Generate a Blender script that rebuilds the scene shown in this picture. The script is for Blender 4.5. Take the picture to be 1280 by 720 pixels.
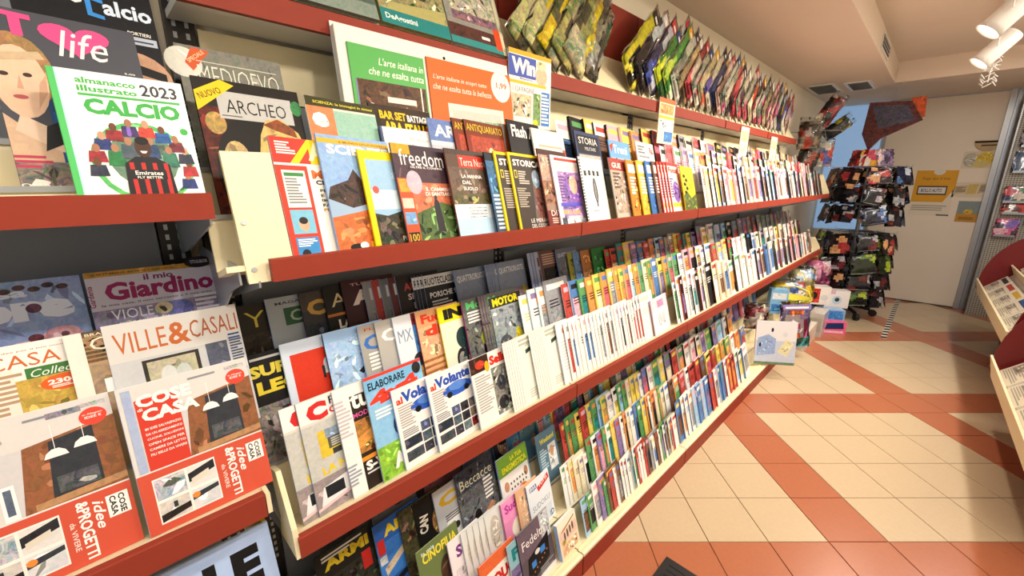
import bpy, math, random
from mathutils import Matrix, Vector
random.seed(7)
S = bpy.context.scene
COL = S.collection
for o in list(bpy.data.objects): bpy.data.objects.remove(o)
R = math.radians
# ------------------------------------------------------------------ camera
cam_d = bpy.data.cameras.new('camera'); cam = bpy.data.objects.new('camera', cam_d); COL.objects.link(cam)
cam_d.sensor_width = 36; cam_d.lens = 524/1280*36; cam_d.clip_start = .02
cam.location = (0, 0, 1.77)
cam.rotation_euler = (R(90-14.45), 0, R(45))
S.camera = cam
# ------------------------------------------------------------------ world, exposure
W = bpy.data.worlds.new('world'); S.world = W; W.use_nodes = True
bg = W.node_tree.nodes['Background']; bg.inputs[0].default_value = (.72, .84, 1, 1); bg.inputs[1].default_value = .8
S.view_settings.view_transform = 'Standard'; S.view_settings.look = 'None'
S.view_settings.exposure = -0.2; S.view_settings.gamma = 1
# ------------------------------------------------------------------ room lights: added fill lamps, track spots
def area(name, loc, sx, sy, power, col, rot=(0, 0, 0)):
    l = bpy.data.lights.new(name, 'AREA'); l.shape = 'RECTANGLE'; l.size = sx; l.size_y = sy; l.energy = power; l.color = col
    o = bpy.data.objects.new(name, l); o.location = loc; o.rotation_euler = rot; COL.objects.link(o); return o
FILL_Y = (-1.3, .1, 1.5, 2.9, 4.3, 5.7)
for yy in FILL_Y:                                            # added fill lamps, out of view over the far side of the aisle
    area('fill_light', (.8, yy, 3.02), .12, 1.15, 20 if yy < 4 else 30, (1, .94, .86))
SPOT_Y = (-.6, .5, 1.6, 2.8, 4.0, 5.0)                         # track spots
SPOT_W = (24, 32, 48, 74, 98, 150)

# ------------------------------------------------------------------ helpers
def lin(c):
    if isinstance(c, str):
        v = [int(c[i:i+2], 16)/255 for i in (0, 2, 4)]
    else: v = list(c[:3])
    return tuple((x/12.92 if x <= .04045 else ((x+.055)/1.055)**2.4) for x in v)
class MB:
    def __init__(s): s.v = []; s.f = []; s.c = []; s.m = []
    def face(s, pts, col='ffffff', mot=0., mat=0):
        n = len(s.v); s.v += [tuple(p) for p in pts]; s.f.append(list(range(n, n+len(pts)))); s.c.append(lin(col)+(mot,)); s.m.append(mat)
    def mesh(s, verts, faces, col='ffffff', mot=0., mat=0):
        n = len(s.v); s.v += [tuple(p) for p in verts]
        k = lin(col)+(mot,)
        for f in faces: s.f.append([i+n for i in f]); s.c.append(k); s.m.append(mat)
    def box(s, x0, y0, z0, x1, y1, z1, col='ffffff', mot=0., mat=0, M=None, skip=()):
        p = [Vector(q) for q in ((x0,y0,z0),(x1,y0,z0),(x1,y1,z0),(x0,y1,z0),(x0,y0,z1),(x1,y0,z1),(x1,y1,z1),(x0,y1,z1))]
        if M: p = [M @ q for q in p]
        F = [(0,3,2,1),(4,5,6,7),(0,1,5,4),(1,2,6,5),(2,3,7,6),(3,0,4,7)]
        s.mesh(p, [f for i, f in enumerate(F) if i not in skip], col, mot, mat)
    def prism(s, prof, a, b, axis='y', col='ffffff', mot=0., mat=0):   # prof: list of 2D points, extruded
        n = len(prof)
        g = (lambda p, t: (p[0], t, p[1])) if axis == 'y' else ((lambda p, t: (t, p[0], p[1])) if axis == 'x' else (lambda p, t: (p[0], p[1], t)))
        v = [g(p, a) for p in prof]+[g(p, b) for p in prof]
        F = [list(range(n)), list(range(2*n-1, n-1, -1))]+[[i, i+n, (i+1) % n+n, (i+1) % n] for i in range(n)]
        s.mesh(v, F, col, mot, mat)
    def tube(s, pts, r, n=8, col='ffffff', mot=0., mat=0, cap=True):
        pts = [Vector(p) for p in pts]; rr = r if isinstance(r, (list, tuple)) else [r]*len(pts)
        V = []; 
        for i, p in enumerate(pts):
            d = (pts[min(i+1, len(pts)-1)]-pts[max(i-1, 0)]).normalized()
            a = Vector((0, 0, 1)) if abs(d.z) < .9 else Vector((1, 0, 0))
            u = d.cross(a).normalized(); w = d.cross(u)
            V += [p+(u*math.cos(2*math.pi*k/n)+w*math.sin(2*math.pi*k/n))*rr[i] for k in range(n)]
        F = []
        for i in range(len(pts)-1):
            for k in range(n): F.append((i*n+k, i*n+(k+1) % n, (i+1)*n+(k+1) % n, (i+1)*n+k))
        if cap: F += [list(range(n-1, -1, -1)), list(range((len(pts)-1)*n, len(pts)*n))]
        s.mesh(V, F, col, mot, mat)
    def data(s, name, mats, smooth=False):
        me = bpy.data.meshes.new(name); me.from_pydata(s.v, [], s.f)
        for m in (mats if isinstance(mats, (list, tuple)) else [mats]): me.materials.append(m)
        ca = me.color_attributes.new('Col', 'FLOAT_COLOR', 'CORNER')
        buf = []
        for p, c in zip(me.polygons, s.c): buf += list(c)*p.loop_total
        ca.data.foreach_set('color', buf)
        me.polygons.foreach_set('material_index', s.m)
        if smooth: me.polygons.foreach_set('use_smooth', [True]*len(me.polygons))
        me.update(); return me
    def build(s, name, mats, parent=None, smooth=False):
        return link(name, s.data(name, mats, smooth), parent)
def link(name, me, parent=None):
    o = bpy.data.objects.new(name, me); COL.objects.link(o)
    if parent is not None: o.parent = parent
    return o
def tag(o, label, cat, group=None, kind=None):
    if label: o['label'] = label
    if cat: o['category'] = cat
    if group: o['group'] = group
    if kind: o['kind'] = kind
    return o
def empty(name, loc=(0, 0, 0), rot=(0, 0, 0)):
    o = bpy.data.objects.new(name, None); COL.objects.link(o); o.location = loc; o.rotation_euler = rot; o.empty_display_size = .05; return o
def struct(o): o['kind'] = 'structure'; return o

# ------------------------------------------------------------------ materials
def mat(name, col, rough=.5, noise=0., nscale=8, bump=0., metal=0., coat=0., spec=.5):
    m = bpy.data.materials.new(name); m.use_nodes = True; nt = m.node_tree; b = nt.nodes['Principled BSDF']
    c = lin(col); b.inputs['Roughness'].default_value = rough; b.inputs['Metallic'].default_value = metal
    b.inputs['Coat Weight'].default_value = coat; b.inputs['Specular IOR Level'].default_value = spec
    tc = nt.nodes.new('ShaderNodeTexCoord'); no = nt.nodes.new('ShaderNodeTexNoise'); no.inputs['Scale'].default_value = nscale; no.inputs['Detail'].default_value = 4
    nt.links.new(tc.outputs['Object'], no.inputs['Vector'])
    mx = nt.nodes.new('ShaderNodeMix'); mx.data_type = 'RGBA'
    mx.inputs[6].default_value = tuple(x*(1-noise) for x in c)+(1,); mx.inputs[7].default_value = tuple(min(1, x*(1+noise)) for x in c)+(1,)
    nt.links.new(no.outputs['Fac'], mx.inputs[0]); nt.links.new(mx.outputs[2], b.inputs['Base Color'])
    if bump:
        bu = nt.nodes.new('ShaderNodeBump'); bu.inputs['Strength'].default_value = bump; bu.inputs['Distance'].default_value = .002
        nt.links.new(no.outputs['Fac'], bu.inputs['Height']); nt.links.new(bu.outputs[0], b.inputs['Normal'])
    return m
def print_mat(name, rough, nscale=70, coat=0.):
    m = bpy.data.materials.new(name); m.use_nodes = True; nt = m.node_tree; b = nt.nodes['Principled BSDF']
    b.inputs['Roughness'].default_value = rough; b.inputs['Coat Weight'].default_value = coat; b.inputs['Specular IOR Level'].default_value = .22
    at = nt.nodes.new('ShaderNodeAttribute'); at.attribute_name = 'Col'
    tc = nt.nodes.new('ShaderNodeTexCoord')
    no = nt.nodes.new('ShaderNodeTexNoise'); no.inputs['Scale'].default_value = nscale; no.inputs['Detail'].default_value = 6; no.inputs['Roughness'].default_value = .72; no.inputs['Distortion'].default_value = 1.2
    nt.links.new(tc.outputs['Object'], no.inputs['Vector'])
    ramp = nt.nodes.new('ShaderNodeValToRGB'); ramp.color_ramp.elements[0].position = .38; ramp.color_ramp.elements[1].position = .62
    ramp.color_ramp.elements[0].color = (.12, .12, .14, 1); ramp.color_ramp.elements[1].color = (.88, .88, .86, 1)
    nt.links.new(no.outputs['Fac'], ramp.inputs[0])
    m1 = nt.nodes.new('ShaderNodeMix'); m1.data_type = 'RGBA'; m1.inputs[0].default_value = .55     # luminance mottle + colour mottle
    sat = nt.nodes.new('ShaderNodeHueSaturation'); sat.inputs['Saturation'].default_value = 2.2
    nt.links.new(no.outputs['Color'], sat.inputs['Color'])
    nt.links.new(sat.outputs[0], m1.inputs[6]); nt.links.new(ramp.outputs[0], m1.inputs[7])
    ov = nt.nodes.new('ShaderNodeMix'); ov.data_type = 'RGBA'; ov.blend_type = 'OVERLAY'
    am = nt.nodes.new('ShaderNodeMath'); am.operation = 'MULTIPLY'; am.inputs[1].default_value = 1.5; am.use_clamp = True
    nt.links.new(at.outputs['Alpha'], am.inputs[0]); nt.links.new(am.outputs[0], ov.inputs[0]); nt.links.new(at.outputs['Color'], ov.inputs[6]); nt.links.new(m1.outputs[2], ov.inputs[7])
    nt.links.new(ov.outputs[2], b.inputs['Base Color'])
    return m
PRINT = print_mat('cover_print', .46, 55)
PRINTB = print_mat('bag_print', .22, 26, .3)
PAPER = print_mat('paper', .75, 120)
CREAM = mat('cream_laminate', 'efe3bd', .45, .05, 12)
RED = mat('red_fascia', '923a2b', .55, .08, 20, spec=.2)
REDD = mat('dark_red_lacquer', '6e1419', .35, .08, 10)
GREY = mat('grey_back_panel', '7b818a', .55, .06, 6)
BLACK = mat('black_post', '17171a', .4, .1, 20)
METAL = mat('grey_metal', 'a9b0b8', .35, .05, 30, metal=.6)
ALU = mat('aluminium', 'b4b6b8', .35, .04, 20, metal=.5)
WHITEP = mat('white_lacquer', 'e9e6e0', .4, .02, 20)
WALLC = mat('cream_wall', 'f1e9d4', .8, .03, 5, .1)
CEIL = mat('ceiling_plaster', 'e2d2c2', .9, .03, 4, .1)
DOORM = mat('white_door', 'f0e4d4', .5, .03, 3)
BEIGE = mat('beige_tile', 'cbb595', .28, .07, 40, .05)
TERRA = mat('terracotta_tile', 'b26b4b', .28, .09, 40, .05)
GROUT = mat('grout', '8a6a50', .9, .1, 30)
DARK = mat('dark_plastic', '1a1a1c', .45, .1, 20)
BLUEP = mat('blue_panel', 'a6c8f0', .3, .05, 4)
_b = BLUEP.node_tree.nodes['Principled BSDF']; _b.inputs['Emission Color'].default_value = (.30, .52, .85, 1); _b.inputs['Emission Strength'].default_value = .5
TREADC = CREAM
def glassy(name, tint, amt, rough=.08):
    m = bpy.data.materials.new(name); m.use_nodes = True; nt = m.node_tree; nt.nodes.clear()
    out = nt.nodes.new('ShaderNodeOutputMaterial'); mx = nt.nodes.new('ShaderNodeMixShader'); tr = nt.nodes.new('ShaderNodeBsdfTransparent'); gl = nt.nodes.new('ShaderNodeBsdfGlossy')
    tr.inputs[0].default_value = tint+(1,); gl.inputs['Roughness'].default_value = rough
    lw = nt.nodes.new('ShaderNodeLayerWeight'); lw.inputs[0].default_value = amt
    tc = nt.nodes.new('ShaderNodeTexCoord'); no = nt.nodes.new('ShaderNodeTexNoise'); no.inputs['Scale'].default_value = 22
    bu = nt.nodes.new('ShaderNodeBump'); bu.inputs['Strength'].default_value = .6; bu.inputs['Distance'].default_value = .01
    nt.links.new(tc.outputs['Object'], no.inputs[0]); nt.links.new(no.outputs[0], bu.inputs['Height']); nt.links.new(bu.outputs[0], gl.inputs['Normal'])
    nt.links.new(lw.outputs['Fresnel'], mx.inputs[0]); nt.links.new(tr.outputs[0], mx.inputs[1]); nt.links.new(gl.outputs[0], mx.inputs[2]); nt.links.new(mx.outputs[0], out.inputs[0])
    return m
BAG = glassy('clear_bag', (.93, .95, .93), .32)
ACRY = glassy('acrylic', (.9, .95, .93), .2, .03)
def emis(name, col, st):
    m = bpy.data.materials.new(name); m.use_nodes = True; b = m.node_tree.nodes['Principled BSDF']
    b.inputs['Base Color'].default_value = lin(col)+(1,); b.inputs['Emission Color'].default_value = lin(col)+(1,); b.inputs['Emission Strength'].default_value = st; return m
LENS = emis('lamp_lens', 'fff4e0', 12)

# ------------------------------------------------------------------ lettering (built-in font) -> flat meshes
_tc = {}
def glyphs(txt, bold=0., shear=0.):
    k = (txt, bold, shear)
    if k in _tc: return _tc[k]
    cu = bpy.data.curves.new('t', 'FONT'); cu.body = txt; cu.size = 1; cu.resolution_u = 2; cu.shear = shear; cu.offset = bold
    o = bpy.data.objects.new('t', cu); COL.objects.link(o)
    dg = bpy.context.evaluated_depsgraph_get(); ev = o.evaluated_get(dg); me = ev.to_mesh()
    v = [(p.co.x, p.co.y) for p in me.vertices]; f = [list(p.vertices) for p in me.polygons]
    ev.to_mesh_clear(); bpy.data.objects.remove(o); bpy.data.curves.remove(cu)
    x0 = min(p[0] for p in v); x1 = max(p[0] for p in v); y0 = min(p[1] for p in v); y1 = max(p[1] for p in v)
    r = ([((x-x0)/(x1-x0), (y-y0)/(y1-y0)) for x, y in v], f, (x1-x0)/(y1-y0)); _tc[k] = r; return r
LAY = .00008
class Cover:
    """a printed front: shapes in cover units (u right, v up)"""
    def __init__(s, w=.205, h=.28, base='f2efe8', spine=None, shapes=(), mot=0.):
        s.w, s.h, s.base, s.spine = w, h, base, spine or base
        a = MB(); b = MB(); n = 0
        def P(u, v, l): return (u*w, -LAY*l, v*h)
        a.face([P(0,0,1), P(1,0,1), P(1,1,1), P(0,1,1)], base, mot)
        rs = random.Random(len(shapes)*17+sum(ord(q) for q in base))
        def inside(poly, x, y):
            c = False; j = len(poly)-1
            for i in range(len(poly)):
                (xi, yi), (xj, yj) = poly[i], poly[j]
                if (yi > y) != (yj > y) and x < (xj-xi)*(y-yi)/(yj-yi)+xi: c = not c
                j = i
            return c
        def grain(poly, col, mo, l):       # small irregular patches of related tones: the detail of a printed photograph
            if mo < .24: return
            us = [p[0] for p in poly]; vs = [p[1] for p in poly]; u0, u1, v0, v1 = max(0, min(us)), min(1, max(us)), max(0, min(vs)), min(1, max(vs))
            n = int(min(46, max(5, (u1-u0)*(v1-v0)*150*(.4+mo)))); bc = [int(col[i:i+2], 16)/255 for i in (0, 2, 4)]
            for _ in range(n):
                x, y = rs.uniform(u0, u1), rs.uniform(v0, v1)
                k = rs.choice((.3, .45, .6, .75, 1.2, 1.4, 1.6)) if mo > .4 else rs.choice((.65, .8, .9, 1.1, 1.2))
                cc = [min(1, max(0, (b_*k+(.10 if k > 1 else 0))+rs.uniform(-.09, .09)*mo)) for b_ in bc]
                ra, rb, an = rs.uniform(.005, .024), rs.uniform(.003, .010), rs.uniform(0, 3.14); m_ = rs.randint(5, 7)
                q = []
                for i in range(m_):
                    t_ = 2*math.pi*i/m_+rs.uniform(-.3, .3); e = rs.uniform(.6, 1.1); dx, dy = ra*e*math.cos(t_), rb*e*math.sin(t_)
                    q.append((x+(dx*math.cos(an)-dy*math.sin(an))/w, y+(dx*math.sin(an)+dy*math.cos(an))/h))
                if all(inside(poly, *p) and 0 <= p[0] <= 1 and 0 <= p[1] <= 1 for p in q): a.face([P(p[0], p[1], l+.12+.3*rs.random()) for p in q], cc, mo*.4)
        for i, q in enumerate(shapes):
            l = 2+i*.55; k = q[0]
            if k == 'r':
                u0, v0, u1, v1, c = q[1:6]; mo = q[6] if len(q) > 6 else 0; a.face([P(u0,v0,l), P(u1,v0,l), P(u1,v1,l), P(u0,v1,l)], c, mo); grain([(u0, v0), (u1, v0), (u1, v1), (u0, v1)], c, mo, l)
            elif k == 'e':
                cu, cv, ru, rv, c = q[1:6]; mo = q[6] if len(q) > 6 else 0; po = [(cu+ru*math.cos(t*math.pi/10), cv+rv*math.sin(t*math.pi/10)) for t in range(20)]; a.face([P(x, y, l) for x, y in po], c, mo); grain(po, c, mo, l)
            elif k == 'p':
                mo = q[3] if len(q) > 3 else 0; a.face([P(u, v, l) for u, v in q[1]], q[2], mo); grain(q[1], q[2], mo, l)
            elif k in 'tT':
                txt, u, v, wd, ht, c = q[1:7]; op = q[7] if len(q) > 7 else {}
                g, f, asp = glyphs(txt, op.get('b', .015), op.get('s', 0))
                if not wd: wd = ht*h*asp/w
                an = R(op.get('rot', 0)); ca, sa = math.cos(an), math.sin(an)
                pts = []
                for x, y in g:
                    X, Y = x*wd*w, y*ht*h
                    pts.append((u*w+X*ca-Y*sa, -LAY*l, v*h+X*sa+Y*ca))
                (b if k == 'T' else a).mesh(pts, f, c)
            elif k == 'lines':        # rows of small print
                u0, v0, u1, v1, nn, c = q[1:7]
                for j in range(nn):
                    vv = v1-(v1-v0)*(j+.5)/nn; e = u1-(u1-u0)*random.choice((0, .1, .25, .4)); hh = (v1-v0)/nn*.28
                    a.face([P(u0,vv-hh,l), P(e,vv-hh,l), P(e,vv+hh,l), P(u0,vv+hh,l)], c)
        s.print = a.data('cover_print', PRINT); s.title = b.data('title', PRINT) if b.f else None
_bodies = {}
def body_mesh(w, h, t, front, spine, n=1):
    k = (w, h, t, front, spine, n)
    if k in _bodies: return _bodies[k]
    m = MB(); c = .0006
    m.box(0, 0, 0, w, c, h, front); m.box(0, t-c, 0, w, t, h, front)                 # covers
    m.box(-.0005, 0, 0, .0008, t, h, spine)                                          # spine
    m.box(.0008, c, .002, w-.002, t-c, h-.002, 'f3f0e8')                             # pages
    for j in range(1, n):                                                            # copies piled behind
        y = t*j/n; m.box(-.0012, y-.0004, .001, .0004, y+.0004, h-.001, '55565c')
    me = m.data('magazine', PAPER); _bodies[k] = me; return me

# ------------------------------------------------------------------ rack rows: front bottom edge (x, z), all leaning back 15 degrees
TI = R(15)
ROW = dict(U1=(-.985, 1.60), U2=(-1.09, 1.69), U3=(-1.21, 1.79), M1=(-.975, .935), M2=(-1.10, 1.06), M3=(-1.23, 1.165),
           B1=(-.90, .125), B2=(-1.02, .215), B3=(-1.13, .295), B4=(-1.245, .385),
           LU1=(-.985, 1.745), LU2=(-1.058, 1.752), LU3=(-1.15, 1.83), LM1=(-.975, 1.09), LM2=(-1.085, 1.20), LM3=(-1.195, 1.31),
           LB1=(-.90, .125), LB2=(-1.02, .215), LB3=(-1.13, .295), LB4=(-1.245, .385))
PH = dict(U1='front row of the upper shelf', U2='middle row of the upper shelf', U3='back row of the upper shelf',
          M1='front row of the middle shelf', M2='second row of the middle shelf', M3='back row of the middle shelf',
          B1='front row of the base shelf', B2='second row of the base shelf', B3='third row of the base shelf', B4='back row of the base shelf')
def rowM(row, y, depth=0., phi=0., lift=0., roll=0.):
    x0, z0 = ROW[row]
    return Matrix.Translation((x0, y, z0)) @ Matrix.Rotation(-TI, 4, 'Y') @ Matrix.Translation((-depth, 0, lift)) @ Matrix.Rotation(R(90)+phi, 4, 'Z') @ Matrix.Rotation(roll, 4, 'Y')
def mag(row, y, cov, label, group=None, t=.005, phi=8., cat='magazine', name='magazine', depth=0., lift=.0008, roll=0., n=1):
    o = link(name, body_mesh(cov.w, cov.h, t, cov.base, cov.spine, n))
    o.matrix_world = rowM(row, y, depth, R(phi), lift, R(roll)); tag(o, label, cat, group)
    link('cover_print', cov.print, o)
    if cov.title: link('title', cov.title, o)
    return o

# ================================================================== SETTING
XW = -1.46; YE = 8.57; ZS = 2.88; ZR = 3.1; XR = 1.5; YF = -2.6
m = MB(); m.box(XW-.1, YF, -.06, XR+.1, YE+.1, -.006); floor = struct(m.build('floor', GROUT))
TS = .303; hs = (TS-.004)/2
def tile_mesh(mt):
    m = MB(); b = .0015
    V = [(-hs,-hs,-.006),(hs,-hs,-.006),(hs,hs,-.006),(-hs,hs,-.006)]+[(-hs,-hs,-b),(hs,-hs,-b),(hs,hs,-b),(-hs,hs,-b)]+[(-hs+b,-hs+b,0),(hs-b,-hs+b,0),(hs-b,hs-b,0),(-hs+b,hs-b,0)]
    F = [(0,1,5,4),(1,2,6,5),(2,3,7,6),(3,0,4,7),(4,5,9,8),(5,6,10,9),(6,7,11,10),(7,4,8,11),(8,9,10,11)]
    m.mesh(V, F); return m.data('floor_tile', mt)
tb, tt = tile_mesh(BEIGE), tile_mesh(TERRA)
s2 = math.sqrt(.5)
for i in range(-12, 26):
    for j in range(-14, 24):
        d = 1.731+TS*(i+.5); b = 1.60+TS*(j+.5)
        x, y = -d*s2+b*s2, d*s2+b*s2
        if -.98 < x < 1.02 and .2 < y < YE-.05:
            o = link('floor_tile', tt if (i % 5 == 4 or j % 5 == 0) else tb, floor)
            o.location = (x, y, 0); o.rotation_euler = (0, 0, R(45))
# walls
m = MB(); m.box(XW-.1, YF, 0, XW, YE, 3.3); struct(m.build('wall_left', WALLC))
m = MB(); m.box(XR, YF, 0, XR+.1, YE, 3.3); struct(m.build('wall_right', WALLC))
m = MB(); m.box(XW-.1, YE, 0, XR+.1, YE+.1, 3.3); struct(m.build('wall_end', WALLC))
# ceiling: low soffit over the racks, recess over the aisle that ends before the door wall
m = MB(); m.box(XW, YF, ZS, -.62, YE, 3.2); m.box(-.62, 7.0, ZS, XR, YE, 3.2); m.box(-.62, YF, ZR, XR, 7.0, 3.2)
ceil = struct(m.build('ceiling', CEIL))
def vent(name, x0, y0, x1, y1, lab):
    r = empty(name, ((x0+x1)/2, (y0+y1)/2, ZS)); tag(r, lab, 'vent')
    cx, cy = (x1-x0)/2, (y1-y0)/2
    m = MB(); w = .03
    for a in ((-cx,-cy,cx,-cy+w), (-cx,cy-w,cx,cy), (-cx,-cy+w,-cx+w,cy-w), (cx-w,-cy+w,cx,cy-w)): m.box(a[0], a[1], -.012, a[2], a[3], 0)
    m.build('frame', WHITEP, r)
    m = MB(); m.box(-cx+w, -cy+w, -.004, cx-w, cy-w, 0); m.build('backing', DARK, r)
    me = None
    k = int((2*cy-2*w)/.035)
    for i in range(k):
        if me is None:
            m = MB(); m.box(-cx+w, -.009, -.002, cx-w, .009, 0, M=Matrix.Rotation(R(35), 4, 'X')); me = m.data('slat', METAL)
        o = link('slat', me, r); o.location = (0, -cy+w+.0175+i*.035, -.007)
vent('ceiling_vent', -1.05, 6.6, -.8, 7.2, 'dark slatted ceiling vent in the soffit near the recess edge')
vent('ceiling_vent', -1.42, 6.5, -1.13, 7.2, 'slatted ceiling vent in the soffit corner above the leaning packs')
r = empty('wall_vent', (-.615, 5.6, 2.99)); tag(r, 'narrow dark vent on the side of the ceiling recess', 'vent')
m = MB(); m.box(-.004, -.3, -.07, .004, .3, .07); m.build('frame', WHITEP, r)
m = MB(); m.box(.004, -.27, -.05, .006, .27, .05); m.build('backing', DARK, r)
for i in range(3):
    m = MB(); m.box(0, -.27, -.008, .002, .27, .008); o = m.build('slat', METAL, r); o.location = (.008, 0, -.032+i*.032)

# door in the end wall
dr = struct(empty('door_1', (0, YE, 0)))
m = MB(); m.box(-.72, -.05, .012, .40, -.01, 2.86); m.build('door_leaf', DOORM, dr)
m = MB(); m.box(.40, -.09, 0, .455, 0, 2.88); m.build('door_frame', ALU, dr)
m = MB(); m.box(.458, -.10, 0, .50, 0, 2.88); m.build('door_frame', METAL, dr)
m = MB(); m.box(-.72, -.06, 2.86, .40, 0, 2.88); m.build('door_frame', ALU, dr)
m = MB(); m.box(-.75, -.06, 0, -.72, 0, 2.88); m.build('door_frame', ALU, dr)
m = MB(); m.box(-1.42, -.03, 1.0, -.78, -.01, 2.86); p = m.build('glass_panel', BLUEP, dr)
m = MB(); m.box(-1.42, -.03, 0, -.78, -.01, .98); m.build('lower_panel', DOORM, dr)

# ================================================================== RACK BAYS
def lean(row, d, h):   # point in the row frame -> (x, z)
    x0, z0 = ROW[row]; return (x0-d*math.cos(TI)-h*math.sin(TI), z0-d*math.sin(TI)+h*math.cos(TI))
DEP = .088
def tiers(rack, rows, y0, y1, top_back, yb):
    for i, rw in enumerate(rows):
        f = lean(rw, -.006, 0); b = lean(rw, DEP, 0); f2 = lean(rw, -.006, -.012); b2 = lean(rw, DEP, -.012)
        m = MB(); m.prism([f, b, b2, f2], y0-yb, y1-yb); m.build('shelf_tread', TREADC, rack)
        if i+1 < len(rows): e = lean(rows[i+1], -.006, -.012)
        else: e = top_back
        m = MB(); m.prism([b, (b[0]-.01, b[1]), (e[0]-.01, e[1]), e], y0-yb, y1-yb); m.build('shelf_riser', CREAM, rack)
        if i: 
            g = lean(rw, -.009, -.004); m = MB(); m.prism([g, (g[0]+.003, g[1]), (g[0]+.003, g[1]+.010), (g[0], g[1]+.010)], y0-yb, y1-yb); m.build('edge_trim', METAL, rack)
def shelf(rack, xf, zb, h, y0, y1, yb, bottom=True):
    y0 -= yb; y1 -= yb
    m = MB(); m.prism([(xf, zb), (xf, zb+h), (xf-.004, zb+h+.002), (xf-.018, zb+h+.002), (xf-.018, zb)], y0+.003, y1-.003); m.build('fascia', RED, rack)
    if bottom:
        m = MB(); m.box(-1.40, y0+.004, zb+.004, xf-.018, y1-.004, zb+.022); m.build('shelf_board', GREY if False else WHITEP, rack)
def bracket(rack, y, yb, xf, z):
    m = MB(); m.prism([(-1.411, z-.12), (-1.411, z+.002), (xf-.02, z+.002), (xf-.02, z-.012), (-1.30, z-.10)], y-yb-.002, y-yb+.002); m.build('bracket', METAL, rack)
def end_panel(rack, y, yb, prof, screws=()):
    m = MB(); m.prism(prof, y-yb-.006, y-yb+.006); e = m.build('end_panel', CREAM, rack)
    for (x, z) in screws:
        m = MB(); m.tube([(x, y-yb-.006, z), (x, y-yb-.0085, z)], .006, 10); m.build('screw', METAL, e)
def post(rack, y, yb):
    m = MB(); m.box(-1.445, y-yb-.03, 0, -1.412, y-yb+.03, 2.66); p = m.build('upright_post', BLACK, rack)
    m = MB()
    for s in (-1, 1):
        for k in range(80): m.box(-1.412, y-yb+s*.013-.004, .5+k*.026, -1.4112, y-yb+s*.013+.004, .514+k*.026)
    m.build('slot_strip', METAL, p)
JOIN = [.215, 1.32, 2.42, 3.52, 4.62, 5.72, 6.32]
for k in range(6):
    y0, y1 = JOIN[k], JOIN[k+1]; yb = (y0+y1)/2
    rk = empty('magazine_rack', (0, yb, 0))
    lab = ['tall rack bay starting with a screwed cream front plate, art series boards on it', 'tall rack bay below the bare stretch of red top panel', 'tall rack bay below the first leaning partwork packs', 'tall rack bay between the hung orange magazine and the hung cream leaflet', 'tall rack bay with the small cream leaflet hung over it', 'short last bay of the magazine rack beside the spinning stand'][k]
    tag(rk, lab or 'tall magazine rack bay with red fascias in the middle of the run', 'rack', 'magazine rack bays along the wall')
    a, b = y0+.004-yb, y1-.004-yb
    a2 = a+.03+(.03 if k == 0 else 0); b2 = b-.03
    m = MB(); m.box(-1.42, a2, 0, -1.405, b2, 1.98); m.build('back_panel', GREY, rk)
    m = MB(); m.box(-1.42, a2, 1.984, -1.407, b2, 2.14); m.build('top_panel', CREAM, rk)
    post(rk, y0+.03 if k == 0 else y0, yb)
    # upper shelf
    shelf(rk, -.945, 1.565, .045, y0+(.03 if k == 0 else 0), y1, yb); tiers(rk, ('U1', 'U2', 'U3'), y0+(-.04 if k == 0 else .004), y1-.004, (-1.30, 1.80), yb)
    shelf(rk, -.935, .885, .055, y0, y1, yb); tiers(rk, ('M1', 'M2', 'M3'), y0+.004, y1-.004, (-1.32, 1.18), yb)
    # base: red plinth and cream ledge
    m = MB(); m.box(-.876, a, 0, -.86, b, .105); m.build('plinth', RED, rk)
    m = MB(); m.prism([(-.86, .105), (-.86, .118), (-.872, .122), (-1.0, .100), (-1.0, .085)], a, b); m.build('base_ledge', CREAM, rk)
    tiers(rk, ('B1', 'B2', 'B3', 'B4'), y0+.004, y1-.004, (-1.335, .40), yb)
    # top tray with red back panel
    if k < 5:
        e = b
        m = MB(); m.prism([(-1.24, 2.15), (-1.24, 2.205), (-1.244, 2.207), (-1.258, 2.207), (-1.258, 2.15)], a, e-.012); m.build('fascia', RED, rk)
        m = MB(); m.prism([(-1.258, 2.20), (-1.258, 2.186), (-1.40, 2.386), (-1.40, 2.41)], a, e); m.build('top_tray', CREAM, rk)
        m = MB(); m.box(-1.405, a, 2.15, -1.258, e, 2.168); m.build('shelf_board', WHITEP, rk)
        m = MB(); m.box(-1.411, a, 2.40, -1.401, e, 2.67); m.build('top_back_panel', RED, rk)
    for z, xf in ((1.565, -.945), (.885, -.935)): bracket(rk, y0+.012, yb, xf, z)
    if k in (0, 5):
        ye = y0+.0 if k == 0 else y1
        if k == 0:                                              # cream front plate with two screws where the tier starts
            P4 = [lean('U1', -.010, -.040), lean('U1', -.010, .232), lean('U1', .002, .232), lean('U1', .002, -.034)]
            m = MB(); m.prism(P4, .208-yb, .300-yb); e = m.build('front_plate', CREAM, rk)
            for hh in (-.012, .085):
                q = lean('U1', -.010, hh); q2 = lean('U1', -.013, hh); m = MB(); m.tube([(q[0], .222-yb, q[1]), (q2[0], .222-yb, q2[1])], .005, 10); m.build('screw', METAL, e)
            m = MB(); m.prism([(-1.40, 1.45), (-1.40, 1.60), (-.99, 1.60), (-.985, 1.56), (-1.08, 1.53), (-1.2, 1.46)], .196-yb, .200-yb); m.build('side_bracket', METAL, rk)
        else: end_panel(rk, ye, yb, [(-.947, 1.567), (-.955, 1.63), lean('U1', -.004, .245), lean('U1', .10, .24), lean('U1', .11, .01), (-1.12, 1.567)])
        end_panel(rk, ye, yb, [(-.937, .887), (-.945, .965), lean('M1', -.004, .16), lean('M1', .05, .16), lean('M1', .05, .03), (-1.05, .887)])
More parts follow.
